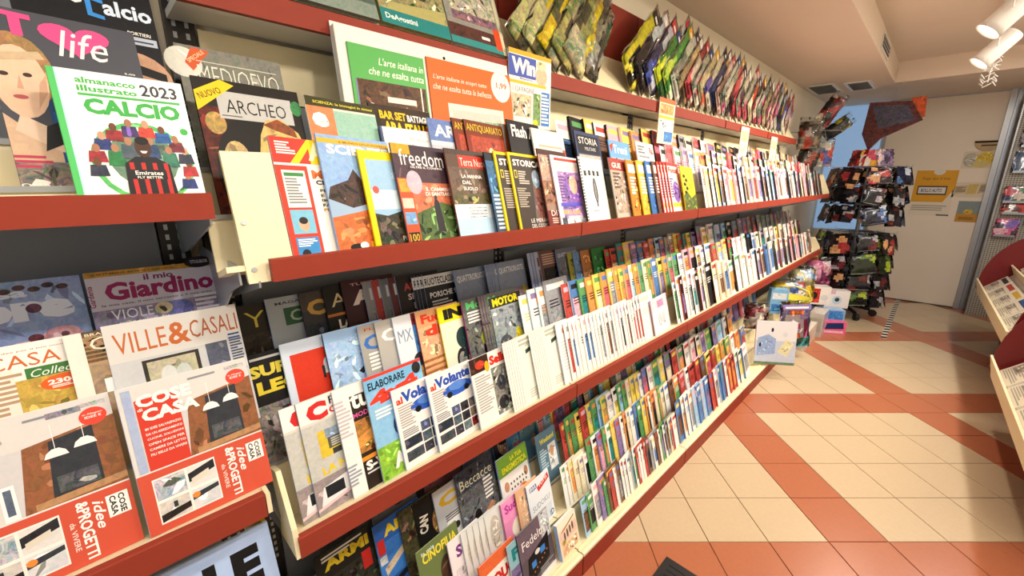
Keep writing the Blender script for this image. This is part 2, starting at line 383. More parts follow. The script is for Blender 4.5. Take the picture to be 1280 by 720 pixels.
# raised-shelf bay on the near side of the gap
y0, y1 = -.98, .170; yb = (y0+y1)/2
rk = empty('magazine_rack', (0, yb, 0)); tag(rk, 'magazine rack bay with raised shelves holding home and garden magazines', 'rack', None)
a, b = y0-yb, y1-yb
m = MB(); m.box(-1.42, a+.05, 0, -1.405, b-.055, 2.6); m.build('back_panel', GREY, rk)
post(rk, y1-.02, yb); post(rk, y0+.02, yb)
shelf(rk, -.945, 1.70, .045, y0, y1, yb); tiers(rk, ('LU1', 'LU2', 'LU3'), y0, y1, (-1.24, 1.83), yb)
shelf(rk, -.94, 1.04, .055, y0, y1, yb); tiers(rk, ('LM1', 'LM2', 'LM3'), y0, y1, (-1.285, 1.31), yb)
m = MB(); m.box(-.876, a, 0, -.86, b, .105); m.build('plinth', RED, rk)
tiers(rk, ('LB1', 'LB2', 'LB3', 'LB4'), y0, y1, (-1.335, .40), yb)
for z, xf in ((1.70, -.945), (1.04, -.94)): bracket(rk, y1-.008, yb, xf, z)
m = MB(); m.box(-.975, b-.001, 1.045, -.941, b+.008, 1.095); m.build('end_cap', CREAM, rk)

# ================================================================== MAGAZINES WITH COVERS ON SHOW
Wt, Bk = 'f7f5f0', '141416'
def T(txt, u, v, w, h, c=Wt, **k): return ('T', txt, u, v, w, h, c, k)
def t(txt, u, v, w, h, c=Bk, **k): return ('t', txt, u, v, w, h, c, k)
def r_(u0, v0, u1, v1, c, m=0.): return ('r', u0, v0, u1, v1, c, m)
def e_(u, v, a, b, c, m=0.): return ('e', u, v, a, b, c, m)
def p_(pts, c, m=0.): return ('p', pts, c, m)
def ln(u0, v0, u1, v1, n, c): return ('lines', u0, v0, u1, v1, n, c)
def sky_hill(c1, c2, v=.45): return [r_(0, v, 1, 1, c1, .15), p_([(0, 0), (1, 0), (1, v*.9), (.7, v*1.1), (.4, v*.95), (0, v*1.15)], c2, .5)]

# ---- raised-shelf bay, upper shelf
heart = [(.565+.235*(math.sin(a_)**3), .885+.0062*(13*math.cos(a_)-5*math.cos(2*a_)-2*math.cos(3*a_)-math.cos(4*a_))) for a_ in [2*math.pi*i/32 for i in range(32)]]
c = Cover(.19, .302, '4a4d57', None, [
    p_([(.28, 0), (.62, 0), (.55, .4), (.36, .72), (.28, .5)], '2a4a78', .2), p_([(.3, .45), (.62, .3), (.62, .05), (.5, 0), (.3, 0)], '24589a', .2),
    p_([(0, .05), (.3, 0), (.3, .25), (.12, .34), (0, .42)], 'd9b79a', .12), p_([(.05, .33), (.3, .22), (.62, .2), (.62, .26), (.3, .34), (.1, .42)], 'e8cbb4', .1),
    e_(.14, .66, .23, .21, 'a88355', .35), e_(.15, .60, .165, .20, 'e6c2a6', .08), p_([(.0, .74), (.3, .78), (.33, .74), (.02, .70)], 'c9b090', .1), p_([(.22, .45), (.3, .55), (.31, .65), (.26, .6)], 'd0a488', .1),
    e_(.2, .64, .028, .012, '3d2f2a'), e_(.06, .635, .03, .012, '3d2f2a'), p_([(.12, .56), (.15, .64), (.16, .56)], 'cf9f85'), e_(.13, .515, .045, .012, 'b5565a'), p_([(.2, .22), (.42, .30), (.40, .42), (.24, .36)], '1b1b20', .1),
    r_(0, 0, .5, .16, '8f8078', .8), ln(.0, .12, .25, .2, 3, 'c2405c'), t('ONA', .0, .02, .18, .02, Wt),
p_(heart, 'ef4f8e'), p_([(.08, .985), (.30, .978), (.30, .950), (.235, .952), (.235, .855), (.165, .855), (.165, .957), (.08, .960)], 'ef4f8e'),
    T('life', .43, .775, .34, .155, Wt, b=.0, s=.25), t('5,00', .86, .72, .08, .012, Wt)])
mag('LU2', -.068, c, 'glossy grey celebrity magazine with pink heart masthead, behind the football almanac', phi=3, t=.006)
c = Cover(.2, .345, '101c30', '0c1424', [r_(0, .35, 1, 1, '13151c', .1), r_(.35, 0, 1, .4, '3c4a5c', .4), e_(.75, .42, .3, .16, 'c9a084', .15), p_([(.4, .5), (1, .42), (1, .47), (.45, .56)], '151518'),
    e_(.72, .43, .05, .012, '2a1d18'), e_(.86, .41, .05, .012, '2a1d18'),
    t('UOVO', .06, .80, .42, .075, Wt, b=.03), T('alcio', .61, .765, .37, .09, 'd6e6fb', b=.03), p_([(.49, .86), (.62, .845), (.62, .825), (.53, .835), (.53, .765), (.61, .755), (.61, .735), (.49, .745)], '3a8fe0'),
    t('PORTIERI', .76, .68, .18, .02, Wt), r_(.66, .625, .98, .67, 'b9c4d4'), t('IL GOVERNO DEL PALLONE', .67, .66, .3, .015, '223')if False else r_(.68, .64, .95, .65, '34445c')])
mag('LU3', -.03, c, 'dark navy football magazine with white and blue masthead behind the celebrity magazine', phi=3, t=.006)
P = [r_(.0, 0, .045, 1, '53c36a'), r_(.045, 0, .06, 1, 'b9dfe8'), t('almanacco', .17, .90, .44, .05, '45b356', b=.03), t('illustrato', .17, .835, .44, .05, '45b356', b=.03), t('2023', .64, .845, .3, .1, '3c4048', b=.02),
     r_(.17, .80, .95, .82, '45b356'), T('CALCIO', .19, .655, .74, .13, '3fae50', b=.05), e_(.55, .27, .40, .34, '5cc068', .25), e_(.55, .27, .36, .30, 'f1f3ee'), e_(.55, .30, .27, .24, '6f8f78', .3), e_(.93, .56, .035, .03, '45b356')]
fc = ['2d3f7a', 'a8323a', '353b4e', '7a2f3f', '2b5fa0', 'c8453a', '44356a', '8d2e35']
for i, a_ in enumerate(range(-25, 206, 21)):
    cx, cy = .55+.36*math.cos(R(a_)), .27+.31*math.sin(R(a_)); P += [p_([(cx-.07, cy-.09), (cx+.07, cy-.09), (cx+.055, cy), (cx-.055, cy)], fc[i % 8], .5), e_(cx, cy+.025, .028, .034, ['a9745a', '6b4530', 'c9977a'][i % 3], .1)]
for i, (cx, cy) in enumerate([(.34, .36), (.45, .42), (.62, .43), (.76, .36)]): P += [p_([(cx-.07, cy-.12), (cx+.07, cy-.12), (cx+.055, cy), (cx-.055, cy)], ['2e7d4a', '50606a', '35507a', '3a7d6a'][i], .5), e_(cx, cy+.025, .028, .034, 'b07f62', .1)]
P += [p_([(.37, 0), (.76, 0), (.74, .26), (.64, .32), (.48, .32), (.39, .26)], '1d1c20', .1)]+[r_(.42+.09*i, 0, .455+.09*i, .27, 'c02f2c') for i in range(4)]
P += [e_(.555, .40, .065, .085, '4a2f25'), e_(.555, .455, .055, .035, '15110f'), p_([(.525, .37), (.585, .37), (.57, .35), (.54, .35)], 'f2efe8'), r_(.42, .13, .70, .21, '1d1c20'), t('Emirates', .45, .165, .22, .035, Wt), t('FLY BETTER', .46, .135, .2, .02, Wt)]
c = Cover(.172, .207, 'fbfbf8', '53c36a', P)
o = mag('LU1', -.006, c, 'white hardback football almanac with green lettering and player collage', phi=2, t=.022, cat='book', name='almanac_book')

# ---- raised-shelf bay, middle shelf
def cose(cut):
    P = [r_(0, .42, 1, 1, 'd9d6d4', .05), r_(.3, .42, 1, .8, 'cfcdd0', .06), p_([(.40, .42), (1, .42), (1, .86), (.46, .80)], '8f5d3e', .25), p_([(.56, .45), (.86, .45), (.86, .83), (.60, .80)], '34383f', .2),
         r_(.60, .48, .84, .58, '55585c', .8), p_([(.46, .42), (1, .44), (1, .48), (.46, .46)], 'b58a62', .2), r_(.30, .42, .38, .62, 'f2f2f4'), r_(.32, .45, .36, .60, '5a6a7c', .3),
         r_(.628, .75, .632, .9, Wt), r_(.798, .75, .802, .9, Wt)]
    for cu, cv in ((.63, .70), (.80, .72)): P += [p_([(cu-.07, cv), (cu+.07, cv), (cu+.055, cv+.03), (cu+.02, cv+.05), (cu-.02, cv+.05), (cu-.055, cv+.03)], 'f7f4ee')]
    P += [e_(.88, .88, .085, .055, 'df4a3a'), t('in Allegato', .82, .89, .12, .012, Wt), t('IDEE E', .83, .87, .10, .015, Wt), r_(.80, .945, .97, .97, 'b0b2b8', .9), ln(.5, .94, .72, .965, 1, '8a8f98')]
    if not cut: P += [r_(0.03, .42, .09, .98, 'a9b8d8', .1), r_(.10, .42, .40, .90, 'cf3f30'), T('COSE', .11, .845, .40, .085, Wt, b=.05), T('CASA', .13, .745, .42, .085, Wt, b=.05), t('di', .11, .825, .035, .02, Wt)]+[t(s, .13, .69-.035*i, .26, .016, Wt) for i, s in enumerate(('80 IDEE SALVASPAZIO', 'DA UN ARREDAMENTO', 'CUCINE, SOLUZIONI', 'OPEN SPACE PER', 'CAMERE DA LETTO', 'PIU BELLE DA VIVERE'))]
    else: P += [t('N. 1 GENNAIO 2023', .04, .86, .34, .02, '8d93a0'), r_(.62, .93, .82, .965, '8c8e94', .9)]
    P += [r_(0, 0, 1, .41, 'cc543f'), r_(.09, .05, .56, .36, 'f0ece6')]
    P += [r_(.1, .21, .32, .35, 'b9bec6', .9), r_(.34, .21, .55, .35, 'dcdad8', .2), p_([(.34, .31), (.55, .35), (.55, .29), (.34, .25)], '2b2b30', .3), p_([(.36, .23), (.5, .26), (.5, .30), (.36, .27)], 'd8d2c4'),
          r_(.1, .06, .32, .19, 'cfcac4', .3), p_([(.1, .06), (.32, .09), (.32, .13), (.1, .11)], '2c2422', .4), r_(.2, .13, .23, .17, '33363c'), r_(.34, .06, .55, .19, 'd3d6da', .3), p_([(.34, .12), (.55, .15), (.55, .18), (.34, .16)], '3a3a44', .5), e_(.37, .15, .03, .02, 'e08a3a')]
    P += [t('idee', .75, .36, .24, .05, Wt, rot=-90, s=.3), t('&PROGETTI', .655, .385, .48, .055, Wt, rot=-90, b=.03), t('da VIVERE', .60, .28, .24, .025, 'f5d9cf', rot=-90), r_(.83, .22, .97, .36, 'f6f3ee'), t('COSE', .905, .352, .165, .030, Bk, rot=-90, b=.03), t('CASA', .85, .352, .165, .030, Bk, rot=-90, b=.03)]
    return Cover(.222, .298, 'e3e1df', 'aebbd6', P)
c2 = cose(False); c1 = cose(True)
mag('LM1', -.255, c1, 'home design magazine in clear wrap without red column and red lower insert', t=.012, phi=4)
mag('LM1', -.024, c2, 'home design magazine with white masthead on a red column and red lower insert', t=.012, phi=4)
for yy, cc in ((-.255, c1), (-.024, c2)): pass
c = Cover(.205, .285, 'f3f0ea', 'c7d0e2', [r_(.0, .84, 1, 1, 'f5f2ee'), t('idee per il tuo mondo', .5, .945, .45, .014, 'c08a5a'), T('CASA', .40, .845, .46, .085, 'd06a35', b=.0), T('C', .02, .845, .12, .085, 'd06a35', b=0), r_(.0, .55, .55, .84, 'f7e9dc'), ln(.30, .45, .6, .82, 11, 'b9987a'), r_(.62, .76, 1, .83, '3f7a3c'), t('Collect', .65, .765, .3, .05, Wt, s=.3, b=0),
    r_(.55, .3, 1, .76, 'c9a94f', .35), e_(.86, .70, .17, .055, 'e2622a'), t('230', .74, .69, .15, .035, Wt, b=.04), t('PAGINE', .88, .69, .12, .02, Wt), ln(.76, .665, .96, .685, 2, Wt), e_(.9, .5, .06, .04, 'e0922c', .3), e_(.75, .47, .05, .035, 'e0922c', .3), r_(.3, .3, .55, .45, '3c4250', .7)])
mag('LM2', -.262, c, 'cream home magazine with orange capitals and green and orange inset', phi=4)
c = Cover(.21, .285, 'b79a76', 'f3eee4', [r_(0, .78, 1, 1, '6b5138', .5)]+[r_(0, .80+.03*i, 1, .81+.03*i, 'a98a62') for i in range(6)]+[r_(0, 0, .12, 1, 'f1ece2'), T('C', .16, .86, .13, .09, 'f3ead6', b=0), t('BRAVA', .14, .965, .2, .02, 'e9dcc4'), r_(.12, .45, .35, .76, 'a88f74', .3), r_(.2, .55, .3, .65, 'eef0f2')])
mag('LM2', -.077, c, 'country interiors magazine with brown slatted cover and cream spine', phi=4)
c = Cover(.238, .29, 'e6e4e2', 'dfe4ee', [T('VILLE', .05, .775, .36, .15, 'd0703c', b=.0), T('&', .42, .77, .17, .17, 'd0703c', b=.02), T('CASALI', .59, .79, .39, .14, 'b9633c', b=.0), r_(.0, 0, 1, .72, 'd4d6da', .08), r_(.2, .35, .62, .70, '3a3631', .2), r_(.23, .35, .59, .68, 'c9c4a8', .3), e_(.37, .55, .06, .08, 'e4e6e4', .2), e_(.48, .54, .06, .08, 'd5dad8', .2),
    r_(.68, .35, .86, .72, '5c6376', .3), r_(.87, .35, .99, .74, 'c8ccd8'), ln(.88, .4, .985, .72, 14, '4a5262'), r_(.88, .75, .98, .765, '3b5f9a'), r_(.88, .72, .98, .735, '3b5f9a')])
mag('LM2', -.022, c, 'pale villa magazine with tall orange serif masthead under the garden magazine', phi=4, t=.008)
c = Cover(.22, .275, '8fa6d6', 'b5c2e4', [r_(0, 0, 1, 1, '8ea3d4', .25), r_(0, 0, .32, .62, 'c33a34'), r_(.02, .30, .3, .58, '9fb6ea'), t('Casa', .22, .88, .42, .07, 'cfdcf8', b=.04), T('fiore', .06, .70, .86, .2, 'd8e2fb', b=.06), e_(.66, .79, .05, .035, '5d3f58', .6), e_(.8, .56, .13, .07, 'dba6ae', .5), e_(.55, .5, .12, .06, 'd8b4bc', .5), e_(.63, .57, .05, .03, '6a2f3c', .5), e_(.45, .47, .05, .03, '7a3340', .5)]+[e_(.15+.09*i, .93+.02*(i % 2), .04, .02, '4c3a44', .6) for i in range(9)])
mag('LM3', -.256, c, 'blue tinted flower magazine with pale lettering and blossoms, beside the garden magazine', phi=4)
c = Cover(.237, .275, 'c3c1d6', '9db4e0', [r_(0, .955, 1, 1, 'b48a3c', .3), t('la SETTIMANA del verde e della natura', .05, .97, .6, .016, '4a3a30'), T('Giardino', .11, .755, .84, .15, '8c1c5c', b=.04), t('il mio', .40, .895, .23, .05, '6e2a66', b=.03), t('Gardenia', .035, .72, .2, .035, '8c1c5c', rot=90), t('la mia casa, il mio terrazzo e il mio orto', .07, .715, .85, .02, '3f3f52'), r_(.0, .2, 1, .69, '8e8aac', .4), t('VIOLE', .12, .60, .3, .08, 'f0f0fa', b=.0), t('mille colori, facilissime', .16, .555, .56, .03, Wt), t('in vaso e in giardino', .16, .505, .44, .03, Wt), e_(.62, .62, .12, .07, '6a6fb4', .5), e_(.5, .64, .07, .05, 'd8ccb0', .5), ln(.76, .45, .97, .72, 7, 'e9e4f2'), e_(.86, 1.0, .12, .05, '15151c'), t('TUTTO SUL BALCONE', .79, .99, .15, .03, 'c8c0d8')])
mag('LM3', -.030, c, 'garden magazine with plum serif masthead leaning in the back row', phi=4)
# yellow newspaper box at the near bay's foot
sb = empty('display_box', (0, 0, 0)); 
M_ = Matrix.Translation((-.93, -.185, .725)) @ Matrix.Rotation(-R(18), 4, 'Y') @ Matrix.Rotation(R(90), 4, 'Z')
sb.matrix_world = M_; tag(sb, 'yellow-sided counter box with a pale blue printed front under the raised shelf', 'display box')
m = MB(); m.box(0, 0, -.28, .36, .012, .26, 'c9d6ea'); m.build('front_board', PAPER, sb)
m = MB(); m.prism([(.012, -.28), (.012, .26), (.13, .26), (.20, -.28)], .352, .36, axis='x', col='b5a018'); m.build('side_board', PAPER, sb)
m = MB(); m.prism([(.012, -.28), (.012, .26), (.13, .26), (.20, -.28)], 0, .008, axis='x', col='b5a018'); m.build('side_board', PAPER, sb)
m = MB(); m.box(.008, .012, -.28, .352, .2, -.272, 'b5a018'); m.build('bottom_board', PAPER, sb)
c = Cover(.36, .54, 'c4d3ec', None, [r_(0, .62, 1, 1, 'aec6ee', .05), T('LE', .62, .78, .30, .16, Bk, b=.06), p_([(.8, .60), (1, .66), (1, .70), (.84, .70)], Bk), r_(0, 0, 1, .56, 'd33a28'), t('SC', .87, .66, .09, .035, Wt, b=.04)])
o = link('front_print', c.print, sb); o.location = (0, 0, -.28); o = link('lettering', c.title, sb); o.location = (0, 0, -.28)

# ---- upper shelf, front row
c = Cover(.2, .272, 'f6f2ec', 'd8a0b0', [r_(0, 0, .36, .77, 'e0402c'), r_(.06, .42, .32, .73, 'f6f3ec'), r_(.08, .68, .30, .71, '3d8a4a'), ln(.08, .45, .3, .67, 9, '8a8a8a'), r_(.06, .20, .32, .40, '7ec0dc', .1), e_(.19, .28, .06, .06, 'd8b090', .2), e_(.19, .31, .05, .03, '2a2320'), r_(.06, 0, .32, .17, '3c8fd0', .1), ln(.08, .09, .3, .16, 4, Wt), e_(.15, .03, .05, .04, '222226'),
    r_(0, .79, .42, 1, 'e0392b'), r_(.42, .79, 1, 1, 'f6d31c'), ln(.05, .86, .26, .97, 5, Wt), p_([(.18, .79), (.42, 1), (.50, 1), (.28, .79)], 'f6cf16'), T('Am', .40, .82, .42, .16, 'fff7c8', b=.05), t('MA', .40, .665, .28, .075, 'e07030', b=.04), t('CERCA', .43, .615, .34, .038, Bk, b=.03)]+[t(s, .46, .55-.042*i, w, .026, '5a5a20' if i < 4 else 'c89018', b=.03) for i, (s, w) in enumerate((('PERCHE', .30), ('E COSI', .26), ('IMPORTA', .36), ('FARE', .2), ('PIU TICCH', .4)))])
mag('U1', .306, c, 'popular science magazine with red column and yellow masthead beside the cream end panel')
c = Cover(.2, .285, '9db9d8', '8fb2e8', [r_(0, .52, 1, 1, '8fb5e2', .2), r_(.3, .4, 1, .62, 'd8b8a8', .2), p_([(0, 0), (1, 0), (1, .42), (.5, .36), (0, .30)], 'd0703c', .35), p_([(0, .46), (.3, .38), (.7, .44), (.75, .58), (.5, .62), (.4, .72), (.3, .62), (.05, .56)], '4a3530', .6), r_(.0, .93, 1, .97, 'e0b030'), t('IL MONDO DELLE SCOPERTE', .28, .94, .7, .016, '5a3a10'), T('SCIENZE', .10, .84, .88, .085, Wt, b=.04), t('FO', .6, .12, .2, .1, 'e8b8a0', b=.05), r_(.45, .02, .7, .08, 'f0b820', .2), e_(.25, .04, .1, .03, Bk), e_(.35, .05, .06, .03, Wt)])
mag('U1', .408, c, 'science magazine with blue sky, white masthead and orange desert cover')
c = Cover(.175, .252, 'f4d40f', 'e8c80c', [r_(.09, 0.0, .93, .91, '9cc4e4', .08), r_(.09, .40, .93, .6, 'd8ecf4'), p_([(.09, .0), (.93, 0), (.93, .32), (.6, .38), (.3, .33), (.09, .36)], '3c3a2c', .8), e_(.18, .60, .055, .04, 'd85a4a'), t('ge', .5, .72, .18, .07, 'd8ecfa', b=.0), t('PICCOLI', .5, .06, .36, .05, 'e8e0c8', b=0)])
mag('U1', .503, c, 'yellow-bordered nature magazine with sky and rocky cover')
c = Cover(.205, .275, '3c2c38', '5a4a50', [p_([(0, .85), (.14, 1), (0.0, 1)], 'd8b020'), r_(0, .9, .3, 1, 'c8a020', .2), r_(0, .0, 1, .9, '4a3440', .25), r_(.2, .30, 1, .62, 'd07050', .3), p_([(.2, 0), (1, 0), (1, .36), (.7, .42), (.2, .3)], '4f6a3a', .5), p_([(.55, .12), (.70, .10), (.66, .42), (.6, .48), (.56, .40)], '2c2a30', .2), e_(.61, .47, .03, .025, '3a3032'), r_(0, 0, .22, .66, 'c8552e'), r_(.02, .52, .2, .65, 'e0a040', .5), r_(.02, .36, .2, .46, 'e8d0c0', .4), r_(.02, .2, .2, .32, '7aa8d8', .3), r_(.02, .02, .2, .12, '241c18'), t('100', .03, .03, .16, .075, 'e0b030'), e_(.28, .62, .13, .12, 'c8b8c8', .2),
    T('freedom', .10, .79, .78, .16, Wt, b=.0), t('OLTRE IL CONFINE', .26, .765, .58, .022, Wt), t('IL CAMMINO', .46, .535, .5, .04, Wt, b=.02), t('DI SANTIAGO', .44, .485, .54, .04, Wt, b=.02)])
mag('U1', .598, c, 'dark mystery magazine with white script masthead and a hooded pilgrim')
c = Cover(.2, .27, '5a4438', '7a4a40', [r_(0, .40, 1, .8, '6a5648', .3), r_(0, .38, 1, .5, '5f5a3a', .5), r_(0, 0, 1, .36, 'b8d8f0', .05), r_(.0, .22, 1, .38, 'e4f0f6', .1), r_(0, .94, 1, 1, '4a3c34', .2), r_(.25, .80, .95, .94, 'd23a2c'), T('Terra Nuova', .28, .82, .64, .09, 'fbe9dc', b=.0), t('LA MANNA', .26, .68, .46, .042, Wt, b=.02), t('DAL', .26, .61, .2, .042, Wt, b=.02), t('SUOLO', .26, .54, .32, .042, Wt, b=.02)]+[t(s, .3, .33-.035*i, .4, .018, '4a5a6a') for i, s in enumerate(('ECCO PERCHE', 'LA NATURA SA COME', 'DIFENDERSI MEGLIO', 'DELL UOMO'))])
mag('U1', .772, c, 'brown organic living magazine with red title block and pale blue foot')
c = Cover(.19, .265, '31516e', '202a3a', [r_(.0, .3, 1, .9, '3a6a96', .5), ln(.05, .05, .5, .5, 9, 'c8d4e0'), r_(0, .9, 1, 1, '20242c')])
mag('U1', .925, c, 'slim blue and black magazine just visible beside the brown organic living magazine')
def storica(n): return Cover(.2, .27, '3e332c', 'e6c81a', [r_(0, 0, .05, 1, 'f0d314'), r_(0, .965, 1, 1, 'f0d314'), r_(.95, 0, 1, 1, 'f0d314'), p_([(.5, 0), (.95, 0), (.95, .75), (.75, .82), (.6, .6)], '6a5f5c', .4), e_(.72, .68, .12, .12, '9ab0c4', .4), r_(.62, .1, .84, .55, '8a5a50', .5), T('STORICA', .10, .835, .82, .085, Wt, b=.03), r_(.09, .68, .17, .78, 'e8d020'), r_(.105, .695, .155, .765, '4a4038'), ln(.2, .6, .5, .78, 6, 'c8c0b4'), ln(.1, .3, .46, .56, 9, 'b0a698'), t('LE MERAV', .35, .10, .55, .05, Wt, b=.0), t('DEL COSMO', .35, .03, .55, .05, Wt, b=.0)])
cs = storica(1)
mag('U1', .968, cs, 'yellow-edged history magazine, inner copy of the overlapping pair'); mag('U1', 1.031, cs, 'yellow-edged history magazine, outer copy of the overlapping pair')
c = Cover(.2, .29, '9a8070', '7a4038', [r_(0, .6, 1, 1, 'b89a88', .4), r_(0, .3, 1, .6, 'a07058', .5), T('SE', .10, .80, .26, .1, 'd8c8b8', b=.0), r_(0, .0, 1, .22, '7a2c24', .2), t('DIT', .12, .15, .34, .07, Wt, b=.0), ln(.12, .05, .5, .13, 3, 'd8c0b0'), r_(0, .93, 1, 1, '4a2a26', .2)])
mag('U1', 1.185, c, 'brown magazine with dark red foot beside the yellow-edged history magazines')
c = Cover(.2, .27, 'f2eef2', 'c8b0c0', [r_(.15, .1, 1, .78, 'b490c8', .3), e_(.62, .5, .34, .26, '8a62b8', .5), e_(.7, .6, .16, .14, 'e8b8a0', .4), r_(.12, .93, 1, .97, 'd8402c'), T('Focus', .12, .80, .84, .11, 'f8d8d0', b=.05), ln(.16, .3, .42, .72, 10, '6a4a8a'), r_(.1, .28, .9, .33, '5a5ad0'), t('AMAZZONI', .16, .24, .5, .055, '3a3a90', b=.02), t('DELLA LUNA', .14, .17, .7, .055, 'e8c020', b=.04), r_(.06, 0, .24, .12, '4a4e58', .4), r_(.3, 0, .9, .14, 'd0d0d8', .6)])
mag('U1', 1.252, c, 'white and purple magazine with planet picture')
c = Cover(.215, .27, 'f3f2ee', '2a2a2a', [e_(.52, .50, .085, .20, '26262a', .3), e_(.52, .50, .04, .17, '8a8a90', .6), r_(.49, .25, .55, .32, '303034'), r_(.14, .72, .24, .80, '37373c', .4), r_(.32, .73, .42, .81, '37373c', .4), r_(.5, .73, .6, .81, '37373c', .4), r_(.68, .73, .78, .81, '37373c', .4), ln(.3, .17, .7, .20, 1, '9a9a9a')]+[r_(.0, .04+.045*i, .06, .058+.045*i, '141416') for i in range(21)])
mag('U1', 1.424, c, 'white ring-bound sketch calendar with a dark spindle drawing', t=.006)
c = Cover(.2, .275, 'c8b8ac', '8a8078', [r_(0, .80, 1, 1, 'a84038', .2), T('GUE', .12, .84, .5, .09, 'efe9e2', b=.03), r_(.05, .1, 1, .78, 'b8a090', .6), ln(.1, .5, .5, .78, 5, '5a4a40')])
mag('U1', 1.648, c, 'war history magazine with dull red masthead and faded picture')
U1G = [(1.79, 'c8862c', 'amber'), (1.885, 'e0b838', 'yellow'), (1.97, '3a70b8', 'blue'), (2.04, '6a4a3a', 'brown')]
for yy, cc, nm in U1G:
    c = Cover(.2, .27, cc, None, [r_(.08, .78, .95, .93, Wt), r_(.1, .1, .95, .7, cc, .8), ln(.1, .4, .5, .72, 6, Wt)]); mag('U1', yy, c, f'{nm} magazine fanned out between the war history and red-framed magazines', phi=8)
cf = Cover(.2, .27, 'efe6e4', 'c03028', [r_(0, 0, .06, 1, 'd03a2c'), r_(.0, .94, 1, 1, 'd03a2c'), r_(.94, 0, 1, 1, 'd03a2c'), T('Focus', .12, .80, .78, .11, 'd8402c', b=.05), e_(.58, .42, .3, .22, '8a62b8', .5), r_(.1, .12, .9, .2, 'e8c020'), ln(.1, .3, .4, .7, 8, '6a4a8a')])
for yy in (2.09, 2.125, 2.16, 2.195): mag('U1', yy, cf, 'red-framed white magazine in a fan of four copies', 'fan of red-framed magazines on the upper shelf', phi=8, t=.004)
c = Cover(.25, .255, 'efd51a', 'd8c010', [r_(.06, .4, .95, .94, 'e8d428', .3), p_([(0, 0), (1, 0), (1, .4), (.6, .3), (.3, .45), (0, .35)], '5a6a2a', .8), e_(.68, .6, .2, .24, 'f2b81a', .3)]+[e_(.2+.14*(i % 2), .78-.09*i, .1, .04, '23231c') for i in range(5)])
mag('U1', 2.36, c, 'bright yellow children magazine with green leaf foot', phi=8)

# ---- upper shelf, middle row
c = Cover(.218, .305, '1c1612', '2a1a12', [r_(0, .0, .22, .8, '5a1c10', .8), e_(.55, .3, .5, .48, '0f0d0c'), e_(.26, .42, .12, .14, 'c9b078', .5), e_(.22, .15, .12, .14, 'c0a468', .5), e_(.13, .68, .09, .08, 'b89858', .5), r_(.18, .72, .90, .92, 'c3c4c4', .08), T('ARCHEO', .25, .765, .58, .1, Bk, b=-.005), p_([(.42, .22), (.50, .34), (.46, .42), (.52, .62), (.60, .74), (.75, .76), (.92, .66), (1, .5), (.98, .22), (.8, .16), (.7, .2), (.6, .16), (.5, .18)], 'd9bd72', .35), p_([(.56, .70), (.72, .755), (.88, .69), (.9, .62), (.7, .66)], '8a4a2a', .4), p_([(0, .76), (.0, .9), (.24, 1), (.36, .97)], 'efcf20'), t('NUOVO', .04, .84, .22, .045, '6a4a08', rot=24), e_(.95, .86, .06, .06, '3c8a50', .4), ln(.2, .735, .5, .75, 1, '6a6a6a')])
mag('U2', .205, c, 'archaeology magazine with golden classical head on black', phi=4)
c = Cover(.195, .295, 'e8e2d4', 'efe9dc', [r_(0, 0, .36, 1, 'd98a5c', .2), r_(.36, 0, 1, .9, '9cc8b8', .15), p_([(.36, .5), (.6, .62), (.8, .58), (1, .64), (1, .4), (.36, .4)], '3f8a80', .3), r_(0, .92, 1, 1, '3a3a18'), t('SCIENZA: le immagini in sintesi', .1, .94, .86, .03, 'e8d840'), T('e', .05, .74, .22, .13, Wt, b=.05), r_(0, .3, .3, .6, '7ab08a', .3)])
mag('U2', .432, c, 'pale science magazine with green sea picture beside the archaeology magazine', phi=5)
c = Cover(.215, .305, '1a1512', '14100e', [r_(.0, 0, 1, 1, '3a2a1c', .3), t('BAR SET', .14, .87, .42, .08, 'f0c818', b=.04), t('BATTAGLIE', .58, .87, .42, .07, Wt, b=.04), T('ARA ITALIA', .18, .73, .78, .12, 'f4d020', b=.05), p_([(.72, .74), (.95, .86), (1, .82), (.8, .70)], 'd8452c'), ln(.2, .66, .7, .71, 2, Wt)])
mag('U2', .612, c, 'dark battle history magazine with yellow capitals', phi=4, depth=.017)
c = Cover(.19, .235, 'f2f0ee', '5c6a92', [t('Philippe', .50, .84, .36, .06, '9a98a2', b=-.01), t('Daverio', .52, .75, .34, .055, '9a98a2', b=-.01), r_(.0, 0, .03, 1, '54608a')])
mag('U2', .625, c, 'plain white art book with thin grey lettering', phi=4, t=.008, cat='book', name='art_book')
c = Cover(.19, .275, 'd6dbe4', '8a9ac0', [r_(.0, .75, 1, 1, '6a84c0', .2), T('AR', .1, .80, .5, .14, Wt, b=.03), r_(0, 0, 1, .7, 'c8ccd4', .3)])
mag('U2', .79, c, 'pale blue magazine peeping out next to the plain white art book', phi=5)
ca = Cover(.2, .285, '8a3226', '3a2a20', [r_(0, .84, 1, 1, '7a3a20'), T('ANTIQUARIATO', .04, .86, .92, .10, 'e8cc28', b=.0), r_(.1, .1, 1, .82, 'b04a32', .4), e_(.58, .6, .08, .1, 'ecd9a8', .2), e_(.58, .48, .12, .06, 'd8b070', .3)])
for yy, q in ((.885, 'inner'), (.935, 'outer')): mag('U2', yy, ca, f'red antiques magazine with yellow masthead, {q} copy of the pair', phi=7)
c = Cover(.2, .305, '1c1c20', '222226', [T('Flash Art', .10, .80, .86, .15, Wt, b=.03), r_(.25, 0, 1, .6, '2a2a2e', .3), e_(.62, .42, .2, .12, 'c08a4a', .2)])
mag('U2', 1.137, c, 'black art magazine with heavy white masthead', phi=6)
